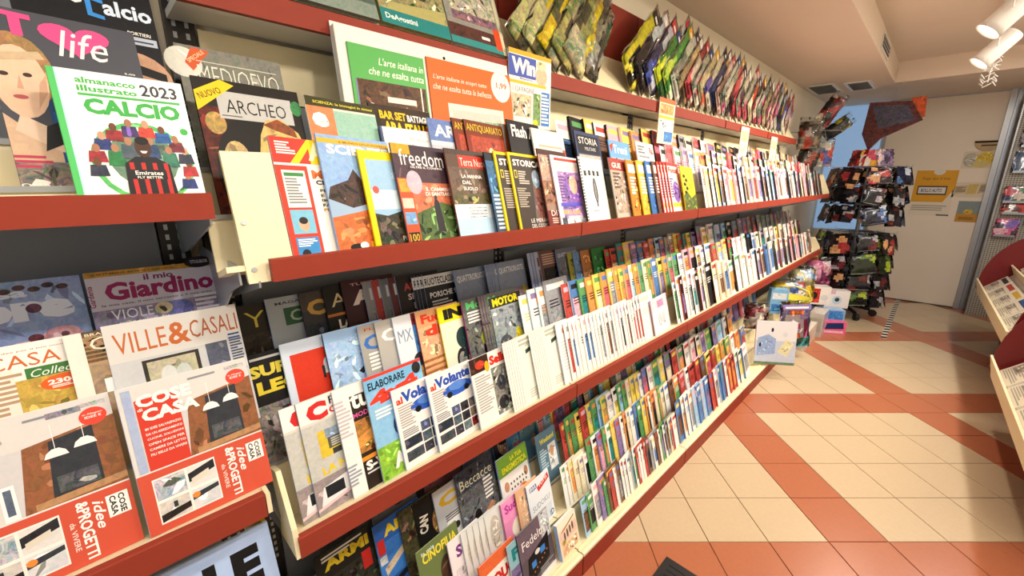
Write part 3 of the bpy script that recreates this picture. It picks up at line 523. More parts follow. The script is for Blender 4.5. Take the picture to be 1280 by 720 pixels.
c = Cover(.225, .285, 'f4efe6', 'e6dccc', [p_([(.2, .55), (.5, .7), (.85, .55), (.9, .4), (.2, .4)], 'c8b08a', .3), ln(.15, .74, .9, .8, 1, 'c8b8a0'), r_(.9, .3, 1, .75, 'd8503a')])
mag('U2', 1.265, c, 'cream travel magazine with a sandy mountain picture', phi=6)
c = Cover(.225, .298, '34406e', '283054', [r_(.06, .68, .94, .95, '15161e'), T('STORIA', .13, .82, .74, .10, Wt, b=.0), t('MILITARE', .33, .73, .44, .05, 'd8d8e0', b=.0), r_(.06, .0, .94, .66, 'c0b8a8', .4)])
mag('U2', 1.54, c, 'navy blue military history magazine with black title block', phi=6)
c = Cover(.235, .275, '6fa8dc', '4a80b8', [T('Treni', .18, .78, .66, .15, Wt, b=.02), p_([(.03, .9), (.22, .96), (.10, .78)], 'c8402c'), r_(0, 0, 1, .7, 'a8bccc', .5)])
mag('U2', 1.80, c, 'light blue railway magazine with white masthead', phi=6)
c = Cover(.235, .285, 'f0ece6', 'd8d4cc', [ln(.08, .78, .5, .94, 3, '707074'), t('Ra', .74, .80, .2, .13, 'd04030', b=.04), ln(.1, .7, .7, .76, 1, '909090')])
mag('U2', 2.06, c, 'white railway magazine with red letters at its right edge', phi=6)
# ---- upper shelf, back row
c = Cover(.222, .29, '8a8b80', '9a9b90', [r_(0, 0, 1, 1, '84857c', .25), e_(.05, .86, .16, .12, 'e4e6de', .3), p_([(.06, .86), (.14, .99), (.30, .98), (.12, .80)], 'd8623a'), t('SPECIALE', .10, .86, .2, .03, 'f4d8a8', rot=40), T('MEDIOEVO', .16, .70, .78, .16, 'efefdf', b=-.015), t('Dossier', .46, .58, .36, .09, 'efe020', b=-.01), r_(.16, .885, .94, .892, 'dcdccc')])
mag('U3', .205, c, 'grey medieval history magazine with pale serif masthead above the archaeology magazine', phi=3)
def upM(y, x): return Matrix.Translation((x, y, 1.682)) @ Matrix.Rotation(-R(8), 4, 'Y') @ Matrix.Rotation(R(90), 4, 'Z')
# tall white display card with the green and orange art series boards
cd = empty('display_card'); cd.matrix_world = upM(.545, -1.1635); tag(cd, 'tall white backing card behind the green and orange art series boards', 'display card')
m = MB(); m.box(0, 0, 0, .66, .004, .505, 'f4f1ea', .04); m.box(0, -.02, 0, .004, 0, .49, 'e4e2da'); m.build('card', PAPER, cd)
m = MB(); m.tube([(.37, -.001, .478), (.37, .002, .478)], .005, 10, Bk); m.build('hang_hole', PAPER, cd)
c = Cover(.245, .46, '5cb25c', '3c8a44', [T("L'arte italiana in", .36, .90, .62, .045, 'eef6e6', s=.25, b=.01), t('che ne esalta tutta', .22, .835, .75, .045, 'eef6e6', s=.25, b=.01), r_(.06, .3, .98, .80, '5a3a22', .6), r_(.42, .68, .82, .715, 'efe9dc'), r_(.9, .3, .92, .8, 'efe9dc'), t('Caravaggio', .14, .615, .6, .05, Wt, s=.3, b=-.01), t('M', .88, .6, .08, .05, Wt, s=.3), r_(.04, .3, .06, .80, '7a86b0')])
mag('U2', .583, c, 'green art series board with white italic writing and dark painting', phi=2, t=.004, cat='board', name='art_series_board').matrix_world = upM(.583, -1.1585)
c = Cover(.37, .47, 'ea6a24', 'b84a14', [T("L'arte italiana in scopri tutto", .05, .86, .62, .04, 'fbe2d0', s=.25, b=.01), t('che ne esalta tutta la bellezza', .04, .80, .68, .04, 'fbe2d0', s=.25, b=.01), e_(.86, .90, .13, .115, 'f6f0ea'), t('1,99', .80, .88, .14, .05, 'd05a20', b=.02), r_(.18, .3, .86, .72, 'e6e2d6', .1), r_(.22, .3, .82, .68, 'cfd0c6', .15), r_(.26, .3, .80, .62, 'a8c4ac', .4), p_([(.45, .3), (.8, .3), (.8, .5), (.6, .55)], '6f6a52', .5)])
mag('U2', .84, c, 'orange art series board with a round price spot and framed picture', phi=2, t=.004, cat='board', name='art_series_board').matrix_world = upM(.84, -1.1585)
# magazines hung in front of the top fascia
def hang(y, z, w, h, cov, lab):
    o = link('magazine', body_mesh(cov.w, cov.h, .004, cov.base, cov.spine)); o.matrix_world = Matrix.Translation((-1.2355, y, z)) @ Matrix.Rotation(R(90), 4, 'Z') @ Matrix.Translation((0, 0, 0)); o.location.x += .004
    tag(o, lab, 'magazine', None); link('cover_print', cov.print, o)
    if cov.title: link('title', cov.title, o)
c = Cover(.245, .275, 'f2f0ec', 'c8ccd4', [r_(0, .94, 1, 1, 'f0b020'), r_(0, .66, .62, .93, '4258b4'), T('Win', .06, .70, .55, .2, Wt, b=.05), e_(.76, .72, .14, .13, 'e8c0a0', .3), e_(.75, .87, .12, .06, 'e8d8b0', .3), t('Magazine', .24, .625, .3, .03, '4258b4'), r_(0, .57, .88, .61, 'f2c020'), t('1.124 PAGINE', .08, .47, .5, .065, '4a4a5a', b=-.01), r_(.06, .14, .52, .44, 'd8c8a8', .9), r_(.56, .05, .74, .48, '7aa060', .7), r_(.76, .05, .97, .52, '3a80cc', .2), ln(.77, .08, .95, .5, 9, Wt), e_(.62, .08, .06, .04, 'f2e020')])
hang(1.215, 1.975, .245, .275, c, 'computer magazine with blue masthead and dense cover hung over the red top fascia')
c = Cover(.20, .25, 'f4e6d0', 'e0d0b8', [r_(0, .9, 1, 1, 'e86a30'), r_(.05, .66, .9, .88, 'f0a060', .3), r_(0, .56, 1, .62, 'f0c030'), r_(.06, .3, .94, .52, 'd0d4e0', .5), r_(.4, .05, .95, .28, '4a88d0', .4)])
hang(2.43, 1.98, .2, .25, c, 'orange and blue magazine hung at the second fascia joint')
c = Cover(.2, .22, 'f3e2cc', 'e0d0b8', [r_(.1, .5, .9, .85, 'f0b890', .4), r_(.1, .1, .9, .4, 'f4d8b0', .4)])
hang(3.85, 1.97, .2, .22, c, 'washed out cream leaflet hung at the third fascia joint')
hang(4.72, 1.95, .2, .19, c, 'small cream leaflet hung near the end of the top fascia')

# ---- middle shelf, front row
ct = Cover(.2, .298, 'd9d6cc', '8a90a0', [r_(0, .2, 1, .78, 'c3c4c0', .15), r_(.18, .46, .88, .70, 'd8c040', .2), r_(.3, .52, .86, .62, '5a5a4c', .3), r_(.28, .62, .84, .70, '8aa0b4', .3), r_(.34, .46, .8, .51, '3c3c3c'), ln(.34, .53, .82, .61, 4, 'c8c8c0'), r_(0, 0, 1, .3, '9a8f90', .25), p_([(.05, .06), (.45, .08), (.5, .26), (.12, .22)], 'e4e6ea', .2), r_(.14, .12, .40, .22, '20242a', .3), r_(.55, .10, .9, .28, 'e0e4ea', .5), p_([(0, .06), (1, .16), (1, .135), (0, .035)], 'e8c8c8'), t('LA NUOVA', .16, .315, .8, .075, 'e8c81c', b=.03, rot=3), ln(.5, .28, .9, .31, 1, Wt), r_(0, .80, 1, 1, 'f3efec'), T('C', .10, .80, .28, .16, 'd02c2c', b=.07), t('Profi', .42, .90, .4, .07, '2a2a30', b=.0), t('CAMION', .40, .82, .55, .06, 'd02c2c', b=.03)])
for yy, q in ((.244, 'inner'), (.283, 'outer')): mag('M1', yy, ct, f'truck magazine with red capital letter and yellow lorry, {q} copy of the pair', phi=8, t=.004)
c = Cover(.2, .298, 'f2f0ec', 'b8c0d0', [r_(.22, 0, 1, .9, '2a221c', .1), r_(.22, .35, 1, .66, 'b07a3c', .5), p_([(.22, .5), (1, .66), (1, .58), (.22, .40)], 'd89a4c', .3), r_(.22, .27, .9, .31, 'e8902c'), t('S-WAY', .26, .17, .7, .09, Wt, b=.05), r_(.26, .14, .9, .155, 'd8d8d8'), ln(.0, .1, .18, .3, 6, '9aa0b0'), T('tutto', .22, .77, .72, .15, Wt, b=.03), t('MODEL', .22, .69, .34, .045, 'd85a9c', b=.02), t('Truck', .5, .67, .3, .03, Wt), ln(0, .55, .2, .9, 10, 'c8c0c8')])
mag('M1', .374, c, 'model truck magazine with black and orange cover and white spine side', phi=8)
c = Cover(.205, .305, '7ab8e4', '9aa8b8', [r_(0, .3, 1, .85, '8fc4ea', .15), r_(0, .0, 1, .32, '8ac040', .4), e_(.62, .45, .3, .16, '2f4a72', .4), e_(.56, .34, .13, .1, '18181c', .2), e_(.82, .3, .12, .1, '18181c', .2), r_(.4, .5, .8, .6, '2a5a9a', .3), r_(0, .97, 1, 1, 'e0402c'), T('ELABORARE', .05, .865, .62, .075, Bk, b=.02), t('4x4', .04, .70, .86, .13, 'e8402c', b=.07, rot=6), e_(.9, .92, .08, .06, '2a2a2c', .3), ln(.08, .58, .4, .68, 3, Wt), t('ALFA', .22, .06, .6, .15, Wt, b=.06)])
mag('M1', .462, c, 'off-road car magazine with blue sky, jeep and green field', phi=8)
def volant(): return Cover(.2, .242, 'f0eeec', '9cb4e4', [t('al', .05, .80, .12, .09, 'd8402c', b=.04), T('Volante', .16, .80, .8, .14, '2850b4', b=.05), e_(.62, .70, .34, .09, '2c5cc0', .3), e_(.62, .74, .2, .06, '5a88d8', .2), e_(.42, .65, .06, .04, Bk), e_(.82, .66, .06, .04, Bk), ln(.06, .50, .36, .78, 9, 'b0a8a8')]+[r_(.40+.2*(i % 3), .08+.14*(i//3), .58+.2*(i % 3), .20+.14*(i//3), ['3a3c44', '6a7888', '8a2c2c', '50606a', '2a3038', '887a6a', '4a5a7a', '30343a', '6a6a6a'][i], .9) for i in range(9)]+[r_(.06, .08, .38, .2, '4a5058', .9), r_(.06, .24, .38, .36, '303640', .9), ln(.06, .38, .38, .48, 4, '8a8a90')])
cv = volant()
for yy, q in ((.535, 'inner'), (.655, 'outer')): mag('M1', yy, cv, f'white car dealer magazine with blue masthead and small car photos, {q} copy', phi=8)
c = Cover(.2, .245, 'efece8', 'c8ccd8', [r_(0, .78, .48, 1, '3a2018', .3), e_(.25, .88, .12, .06, 'c8402c', .3), e_(.42, .82, .06, .08, 'e8b020'), T('Sella', .5, .80, .5, .14, 'd83020', b=.06), ln(.06, .2, .5, .74, 14, 'b0acac'), r_(.5, .05, 1, .76, '8a8a84', .9), e_(.72, .5, .12, .12, '404048', .5), e_(.7, .2, .14, .1, '2c2c30', .5)])
mag('M1', .828, c, 'motorcycle magazine with red italic masthead and grey bike photos', phi=8)
cset = Cover(.2, .262, 'efeee2', 'dfe6f2', [ln(.1, .85, .9, .97, 2, 'b8b8a8'), r_(.28, .72, .94, .84, 'd8e2d0'), p_([(.28, .72), (.94, .82), (.94, .87), (.28, .78)], '2a3a34'), t('LA SETTIMANA', .3, .84, .6, .03, '4a5a50'), t('ENIGMISTICA', .32, .74, .56, .04, '3a4a44'), e_(.6, .42, .12, .16, '9a9a90', .5), e_(.62, .40, .05, .1, '3c3c38', .4), ln(.2, .06, .8, .2, 4, 'c8c8ba')])
for i in range(5): mag('M1', .99+.0125*i, cset, 'white puzzle weekly in the first pile of copies on the middle shelf', 'first pile of white puzzle weeklies', phi=8, t=.0014)
mag('M1', 1.052, cset, 'white puzzle weekly with its cover on show, in front of the first pile', phi=8, t=.0012)
for i in range(6): mag('M1', 1.132+.0125*i, cset, 'white puzzle weekly in the second pile of copies on the middle shelf', 'second pile of white puzzle weeklies', phi=8, t=.0014)
mag('M1', 1.207, cset, 'white puzzle weekly with its cover on show, in front of the second pile', phi=8, t=.0012)
c = Cover(.19, .26, 'f4f2f0', 'dfe4f0', [e_(.4, .85, .2, .06, 'e0a090', .3), ln(.1, .2, .9, .7, 10, 'd4d4d8')])
mag('M1', 1.296, c, 'white puzzle magazine with a faint pink badge', phi=8)

# ---- middle shelf, second row
c = Cover(.2, .285, '17171a', '26262a', [r_(0, .0, 1, .52, '8a8480', .7), ln(.1, .93, .8, .97, 1, 'c8c8c8'), T('SUPER', .06, .78, .8, .11, 'd8c84a', b=.05), t('LEG', .12, .62, .56, .12, 'e0cc3c', b=.05), e_(.6, .35, .25, .12, 'b03a30', .5)])
mag('M2', .205, c, 'black motorcycle magazine with yellow block capitals in the gap between the bays', phi=8)
c = Cover(.2, .293, 'cfdcee', 'b0c8ea', [r_(.10, .03, .9, .88, 'd03822', .08), r_(.10, .03, .9, .3, 'd84a26'), e_(.58, .70, .05, .07, 'c8d4e4', .3), r_(.54, .62, .66, .65, 'e0e0e8', .4), r_(.5, .58, .54, .7, '2a2a30'), r_(.60, .5, .62, .66, '8a2a1c')])
mag('M2', .298, c, 'motorcycle magazine with a plain red picture framed in pale blue')
c = Cover(.2, .293, '9cc0e8', '2c3a54', [r_(0, .3, 1, .9, 'a8c8ec', .3), r_(0, .0, 1, .2, '3c3a3c', .5), e_(.72, .22, .16, .11, '1c1c20', .3), e_(.7, .36, .1, .08, 'c83a2c', .3), p_([(.5, .36), (.66, .38), (.82, .62), (.74, .72), (.6, .6)], '23262e', .4), e_(.72, .76, .06, .05, '2a2c34'), p_([(.5, .5), (.66, .56), (.64, .62), (.44, .54)], '2a2a30'), ln(.5, .84, .95, .94, 2, 'd8e6f8')])
mag('M2', .411, c, 'pale blue motocross magazine with a rider leaping')
c = Cover(.2, .29, 'a8a49c', '9ab8e8', [r_(0, 0, 1, .45, '5a5a4c', .6), T('Cicli', .05, .72, .8, .16, '3a70c0', b=.03), t('FLASH', .1, .93, .5, .03, 'c84030'), ln(.1, .5, .5, .7, 5, Wt)])
mag('M2', .514, c, 'grey cycling magazine with blue masthead')
c = Cover(.2, .29, 'b8b4ae', 'a8b0b8', [e_(.62, .42, .3, .3, '1c1c1e', .1), e_(.62, .42, .24, .24, '9a948c', .2), e_(.62, .42, .06, .05, '2a2a2c'), T('Om', .08, .76, .7, .14, Wt, b=.03), r_(.1, 0, 1, .1, '5a5044', .5)]+[r_(.615, .2, .625, .64, '6a6a68')])
mag('M2', .569, c, 'grey cycling magazine with a large bicycle wheel')
c = Cover(.2, .29, 'e6eaf2', 'c8d4ee', [r_(.36, .86, 1, 1, '8a2a34', .3), T('Su', .44, .66, .4, .17, Wt, b=.05), r_(.36, .4, 1, .86, '4a86cc', .4), t('MX', .05, .70, .28, .14, '8090a8', b=.0), e_(.4, .44, .14, .1, '303038', .4), r_(.36, 0, 1, .38, 'c8a060', .6)])
mag('M2', .630, c, 'white and blue off-road bike magazine with dark red corner')
c = Cover(.2, .29, 'd8a070', '8a3a4a', [r_(0, .3, 1, .8, 'e0b088', .3), T('Fuori', .10, .84, .66, .11, 'd83a24', b=.05), t('di', .14, .68, .4, .13, 'd83a24', b=.05)]+[r_(0, .04+.07*i, 1, .07+.07*i, 'a86a34', .3) for i in range(6)])
mag('M2', .713, c, 'tan trekking magazine with red masthead and wooden steps')
c = Cover(.2, .285, 'efe6d0', 'e8d028', [r_(0, .80, .72, 1, 'f2e014'), T('IN', .12, .83, .46, .13, Bk, b=.07), e_(.5, .55, .18, .14, '1f3a3c', .3), e_(.4, .28, .15, .15, '1c1c20'), e_(.4, .28, .10, .10, '8a8a88', .3), p_([(.4, .3), (.6, .55), (.75, .5), (.7, .3)], '26343a', .4), e_(.8, .26, .12, .12, '1c1c20', .1)])
mag('M2', .802, c, 'motorcycle magazine with yellow title block and scooter')
c = Cover(.2, .29, '5a5a58', 'a0307a', [r_(0, 0, 1, .84, '6a6c68', .6), T('Moto', .1, .86, .7, .1, '5ac070', b=.03), ln(.1, .68, .7, .84, 4, Wt), e_(.6, .3, .22, .18, '24262a', .4), e_(.8, .25, .15, .15, '1c1c1e', .3), e_(.5, .45, .15, .1, 'b8c040', .3)])
mag('M2', .909, c, 'grey motorcycle magazine with purple spine and green masthead')
for i in range(3): mag('M2', .99+.014*i, c, 'copy of the grey motorcycle magazine in the pile behind its neighbour', 'pile of grey motorcycle magazines', phi=8, t=.0016)
c = Cover(.2, .272, 'a8b0b4', '6a7078', [r_(0, .84, 1, 1, '2c2c28'), T('MOTOR', .08, .86, .84, .12, 'efe01c', b=.05), r_(0, 0, 1, .82, '9aa4aa', .5), p_([(.1, .2), (.9, .3), (.9, .36), (.1, .28)], 'd8d030', .2), e_(.75, .35, .1, .12, 'd8cc20', .3), e_(.3, .3, .2, .12, '4a5058', .5)])
mag('M2', 1.041, c, 'racing magazine with yellow capitals on black', t=.0025)
# ---- middle shelf, back row
c = Cover(.2, .28, '2c2a24', '8a8a90', [T('Yo', .10, .76, .5, .16, 'd8cc50', b=-.01), r_(0, .2, 1, .7, '3a342c', .5), r_(.1, .05, .9, .3, '5a4a34', .4)])
mag('M3', .235, c, 'dark magazine with yellow script masthead beside the grey green-badged car magazine')
c = Cover(.2, .285, 'a9b4c0', '9ab4e0', [t('MAGAZINE DI', .12, .92, .8, .03, '3a4048'), r_(.22, .70, .88, .88, '2c5a40'), T('CLA', .3, .73, .5, .12, 'a0b8a8', b=.02), p_([(.1, .3), (.9, .42), (.9, .54), (.5, .52), (.1, .4)], '303840', .4), r_(0, 0, 1, .25, '6a7480', .3)])
mag('M3', .311, c, 'grey car magazine with dark green badge')
c = Cover(.2, .285, '3a3a40', '5a4a70', [r_(0, .8, 1, 1, '4a4440', .2), T('CLA', .08, .74, .8, .17, 'c8a050', b=.05), r_(0, .1, 1, .66, '343c48', .5)])
mag('M3', .402, c, 'dark magazine with gold block capitals')
c = Cover(.2, .295, '1a1a1c', '30303a', [T('Auto', .10, .76, .8, .14, 'd8c898', b=.0), r_(0, .66, 1, .69, 'c87a3c'), t('LANCIA', .16, .52, .7, .1, Wt, b=.04), ln(.16, .40, .7, .5, 3, 'c8c8c8'), r_(0, .1, 1, .36, '2c2c30', .5)])
mag('M3', .472, c, 'black classic car magazine with cream masthead and orange line')
c = Cover(.2, .30, '3c1c24', '2c2028', [t('TUTTO', .15, .93, .6, .03, 'c8a0a8'), T('AI', .14, .72, .5, .16, 'e8dcd8', b=.05), e_(.7, .4, .3, .14, '6a3a44', .4), ln(.3, .2, .8, .3, 2, 'c8a8a8')])
mag('M3', .531, c, 'dark red car magazine with white capitals')
for i, (cc, nm) in enumerate((('8a8c94', 'grey'), ('a03a38', 'red'), ('6a7078', 'slate'), ('5a2c30', 'maroon'))):
    c = Cover(.2, .285, cc, 'a8bce6', [r_(.1, .78, .9, .92, 'c8ccd4'), r_(.1, .1, .95, .7, cc, .8)]); mag('M3', .602+.03*i, c, f'{nm} car magazine in the dim fan between the black car magazines', phi=8, t=.0035)
c = Cover(.2, .285, '241c20', '9ab4ea', [T('AUTO', .14, .80, .6, .1, 'b84848', b=.03), t('SPORT', .2, .68, .56, .08, 'd8c8c8', b=.03), t('NT', .3, .56, .34, .08, 'd8c8c8', b=.03), r_(.2, .1, .5, .45, '8a2c30', .6)])
mag('M3', .722, c, 'black and red sports car magazine in the back row', t=.003)
c = Cover(.2, .275, '1c2028', '9cb6ee', [r_(0, .82, 1, .98, 'dfe3ec'), T('RUOTECLASSICHE', .03, .84, .94, .1, '16181e', b=.02), t('PORSCHE 911', .1, .66, .8, .08, 'e0e4ec', b=.03), ln(.12, .55, .8, .63, 2, 'c0c8d4'), e_(.8, .3, .5, .2, '38445c', .3)])
for i in range(3): mag('M3', .785+.014*i, c, 'vintage car magazine in the pile behind the white banded copy', 'pile of vintage car magazines', phi=8, t=.0016)
mag('M3', .831, c, 'vintage car magazine with white title band and black cover', t=.002)
cq = Cover(.2, .268, '8492ae', '8cacec', [r_(0, .0, 1, 1, '8896b4', .15), T('QUATTRORUOTE', .06, .80, .88, .11, 'e4e8f2', b=.02), e_(.45, .4, .3, .12, '5a6884', .3), r_(0, .3, 1, .52, 'a88a94', .3), e_(.86, .48, .07, .09, 'b8a83c', .2), r_(0, 0, 1, .24, '4a5468', .4)])
mag('M3', .973, cq, 'blue-grey car monthly with pale masthead beside the vintage car magazine')
for i in range(4): mag('M3', 1.135+.014*i, cq, 'blue-grey car monthly in the pile between the two shown covers', 'pile of blue-grey car monthlies', phi=8, t=.0016)
mag('M3', 1.200, cq, 'blue-grey car monthly with pale masthead next to its own pile', t=.002)
for i, cc in enumerate(('a8b4d8', '9aa8d0', 'b0b8d4')):
    c = Cover(.2, .285, cc, '9ab2ea', [r_(.1, .75, .9, .9, '6a3a3c'), r_(.1, .1, .95, .7, '6a6470', .7)]); mag('M3', 1.40+.022*i, c, 'bluish magazine edge in the narrow pile after the car monthlies', 'narrow bluish pile in the back row', phi=8, t=.0026)
c = Cover(.21, .285, '6a4a44', 'a0b4e0', [ln(.1, .75, .9, .95, 5, 'c8a8a0'), r_(.1, .4, .9, .7, '1c1c20', .3), r_(0, 0, 1, .35, '5a5044', .5)])
mag('M3', 1.478, c, 'brown and black magazine standing after the bluish pile', phi=8)
c = Cover(.21, .28, '6a7490', '8cacec', [T('QUATTRORUOTE', .05, .84, .9, .08, 'd8dce8', b=.02), r_(0, 0, 1, .8, '6a7284', .4)])
mag('M3', 1.605, c, 'slate car special issue with small pale masthead', phi=8)
for i, (yy, cc, nm) in enumerate(((1.69, '9a9a3c', 'olive'), (1.735, '6a90c8', 'sky blue'), (1.80, 'b87a4c', 'copper'), (1.90, '2c7a40', 'deep green'))):
    c = Cover(.17, .25, cc, None, [r_(.1, .7, .9, .9, cc, .5), r_(.1, .1, .9, .6, cc, .8)]); mag('M3', yy, c, f'{nm} covered magazine in the back row before the thin paperbacks', phi=8)

# ---- base shelf near the joint
c = Cover(.2, .31, '1c1c1a', '2c2c2e', [T('ARMI', .12, .80, .8, .12, 'c8b028', b=.05), ln(.1, .90, .9, .97, 2, 'c8c8c8'), r_(0, .1, 1, .72, '2c2e28', .6), r_(.75, .55, .92, .75, 'c02c28')])
mag('B3', .315, c, 'black weapons magazine with mustard capitals', phi=6)
c = Cover(.2, .30, '2c5cb0', '5a7aa8', [r_(0, .3, 1, .75, '3a78cc', .2), T('ARMI', .18, .80, .74, .13, 'e0c828', b=.05), p_([(.1, .35), (.85, .62), (.8, .68), (.08, .45)], 'c8b8a0', .3), p_([(.0, .2), (1, .4), (1, .34), (0, .12)], '1c2430', .3), r_(.02, .62, .16, .8, 'c8302c'), r_(.02, .5, .16, .6, 'c8ccd4', .6)])
mag('B3', .512, c, 'blue weapons magazine with yellow capitals', phi=6)
c = Cover(.2, .295, '3c3a2a', '4a4838', [r_(0, 0, 1, 1, '4a4630', .9)]); mag('B3', .61, c, 'camouflage coloured hunting magazine beside the blue weapons magazine', phi=6)
c = Cover(.2, .29, '1a1816', '2c2a28', [T('CANI', .12, .55, .4, .12, 'f0e8dc', b=.04, rot=90)if False else T('CAN', .24, .55, .34, .14, 'f0e8dc', b=.04, rot=80), e_(.62, .6, .26, .22, 'a87a48', .5), e_(.55, .5, .05, .04, '141414'), r_(0, 0, 1, .3, '5a4a30', .6)])
mag('B3', .672, c, 'black dog magazine with upright white lettering', phi=6)
c = Cover(.2, .29, 'c0c2c8', 'a8b0c0', [T('Ci', .10, .72, .6, .18, 'c8a028', b=.05), e_(.5, .35, .34, .26, 'e8e8ea', .2), ln(.2, .5, .6, .6, 3, '5a5a60'), e_(.45, .38, .08, .05, '2c2c2c', .4)])
mag('B3', .762, c, 'pale grey magazine with gold letters', phi=6)
c = Cover(.222, .308, '4a4c58', '5a6070', [r_(0, .0, 1, .7, '6a6c70', .9), r_(0, .7, 1, 1, '3c4250', .5), T('Beccacce', .08, .74, .86, .13, 'd8d2b0', b=.0), p_([(.3, .08), (.6, .12), (.9, .28), (.8, .34), (.5, .22)], 'c08a68', .4), e_(.4, .25, .1, .12, '1c1a1a', .4), ln(.66, .4, .95, .72, 6, Wt)])
mag('B3', .872, c, 'woodcock hunting magazine with pale masthead and hound picture', phi=6)
c = Cover(.212, .262, '8aa4b8', '9ab8ea', [r_(0, .02, .96, .98, 'f0f0ec'), r_(0, .66, 1, 1, '78a83c', .15), t('LA TUA', .42, .85, .4, .08, 'f0e82c', b=.03), T('ENIGMISTICA', .12, .70, .82, .11, 'f0ec30', b=.03), r_(.08, .08, .92, .62, 'f4f2ee', .1), e_(.18, .46, .08, .09, 'c89878', .2), e_(.85, .5, .07, .09, 'b88868', .2), e_(.68, .2, .18, .14, 'e8862c', .2)]+[r_(.3+.1*(i % 6), .15+.1*(i//6), .34+.1*(i % 6), .19+.1*(i//6), '3a3a40') for i in range(24)])
mag('B3', 1.096, c, 'puzzle magazine with green header and yellow title in a blue-edged wrap', phi=6, t=.008)
c = Cover(.17, .262, '5c7c90', '4a6478', [T('Weekend', .18, .78, .7, .1, 'e8dc40', b=.03), r_(.5, .2, .9, .7, 'dfe4e4', .3), e_(.68, .55, .1, .1, 'c89878', .2), ln(.1, .3, .46, .7, 8, 'b8d0dc')])
mag('B3', 1.352, c, 'slate blue puzzle magazine with yellow title', phi=6)
for i, (yy, cc, nm) in enumerate(((.36, '5a6068', 'grey'), (.55, '8a9098', 'light grey'), (.78, '9a6a78', 'dusky pink'), (.98, '6a7a9a', 'steel blue'))):
    c = Cover(.2, .27, cc, None, [r_(.1, .6, .9, .9, cc, .6), e_(.6, .7, .2, .12, '3a3038', .3)]); mag('B4', yy, c, f'{nm} magazine in the dark back row behind the hunting magazines', phi=6)
c = Cover(.15, .25, '2c2c34', '4a8ad0', [e_(.5, .62, .3, .24, 'b89880', .3), e_(.5, .75, .32, .16, '201c1c')]); mag('B4', 1.16, c, 'dark magazine with a face, behind the puzzle magazine', phi=6)
c = Cover(.15, .25, '4a80b0', '7ab0ea', [T('C', .2, .7, .3, .12, 'f0d028', b=.04), r_(.2, .1, .8, .6, '6aa0c0', .4), t('RN', .3, .4, .4, .1, 'c83a2c', b=.03)]); mag('B4', 1.25, c, 'blue magazine with yellow letter in the back row of the base', phi=6)
c = Cover(.17, .26, '5a88a8', '6aa4ea', [r_(0, .5, 1, 1, '6a90a0', .4), e_(.6, .3, .14, .14, 'c89878', .3)]); mag('B4', 1.34, c, 'blue-green magazine with a face in the back row of the base', phi=6)
c = Cover(.2, .28, '6a7a4a', '8a9a70', [T('CINOFILIA', .1, .78, .84, .13, 'e8d83c', b=.03), t('la mia', .1, .9, .3, .05, 'd8e8f0'), e_(.6, .5, .16, .2, '4a3428', .3)])
mag('B2', .61, c, 'olive dog show magazine with yellow serif title', phi=8)
c = Cover(.17, .235, 'ece8ec', 'b8a8d0', [T('SO', .2, .66, .5, .2, '7a3a8a', b=.04), r_(.1, .1, .9, .5, 'e0d8e0', .3)]); mag('B2', .735, c, 'white puzzle booklet with purple letters', phi=8)
c = Cover(.17, .235, 'dfe2e0', 'c8d4e0', [e_(.3, .6, .2, .3, 'c8c4b8', .3), r_(.6, .2, .9, .85, 'dfeaea'), T('SU', .66, .4, .2, .3, '208090', b=.05)])
for i in range(5): mag('B2', .80+.03*i, c, 'white number puzzle booklet with teal letters in a pile', 'pile of number puzzle booklets', phi=8, t=.0034)
c = Cover(.17, .235, 'e890c0', 'c87ab0', [r_(0, .62, 1, 1, 'ee9aca', .2), T('Sudo', .1, .76, .66, .16, 'c03aa0', b=.04), e_(.55, .4, .3, .18, 'f4e8d8', .2), t('99', .5, .12, .4, .2, '5a2c1c', b=.06), e_(.2, .1, .14, .1, 'f0c028')])
mag('B2', 1.012, c, 'pink number puzzle booklet', phi=8, t=.007)
c = Cover(.16, .24, 'e0b088', 'c89a70', [r_(.1, .1, .9, .9, 'e4bc98', .4)]); mag('B2', 1.10, c, 'peach coloured booklet beside the pink one', phi=8)
c = Cover(.18, .232, 'e6ecf4', '7a94c8', [t('1223', .12, .82, .3, .1, '2c4a9a', b=.03), p_([(.42, .82), (.95, .94), (.98, .82), (.46, .72)], 'd03a3c'), t('TUTTI', .5, .79, .4, .07, Wt, b=.03, rot=8), T('SUDOKU', .12, .42, .76, .11, '8a96a8', b=.0), r_(.1, .05, .9, .35, 'd8e2f0', .2), t('ID', .78, .06, .18, .12, '3a6a7a', b=.02)])
mag('B2', 1.166, c, 'white and pale blue number puzzle booklet with red ribbon', phi=8)
c = Cover(.2, .26, 'e0623a', 'c0502c', [r_(.1, .1, .9, .8, 'f0e8e2'), r_(0, .8, 1, 1, 'e06a3c', .2), T('QUO', .3, .5, .66, .22, 'c82c28', b=.06)]); mag('B1', .79, c, 'orange and white puzzle magazine with red capitals', phi=6)
c = Cover(.2, .25, '8ab8c4', 'c8d4e8', [T('F', .1, .70, .2, .2, '1a7a80', b=.06), r_(0, 0, 1, .6, '7a6a9a', .3)]); mag('B1', .935, c, 'teal lettered magazine tucked beside the hi-fi magazine', phi=6)
c = Cover(.215, .262, '5a5058', '2c2a30', [r_(0, .52, .75, .98, '6a5a68', .2), r_(.7, .55, 1, 1, 'c8ccd4', .8), T('Fedelta', .10, .68, .72, .14, 'f4f0ee', b=.0), p_([(.1, .08), (.84, .24), (.9, .64), (.2, .50)], '101014'), r_(.28, .30, .42, .40, '3a80d0'), r_(.58, .40, .74, .50, '3a80d0'), e_(.5, .49, .08, .04, 'd8d8d8'), r_(.0, 0, 1, .08, 'e8e4e6', .4), ln(.5, .08, .95, .2, 3, '8a8a90')]+[e_(.24+.09*i, .2+.03*i, .018, .015, 'c86a40') for i in range(7)])
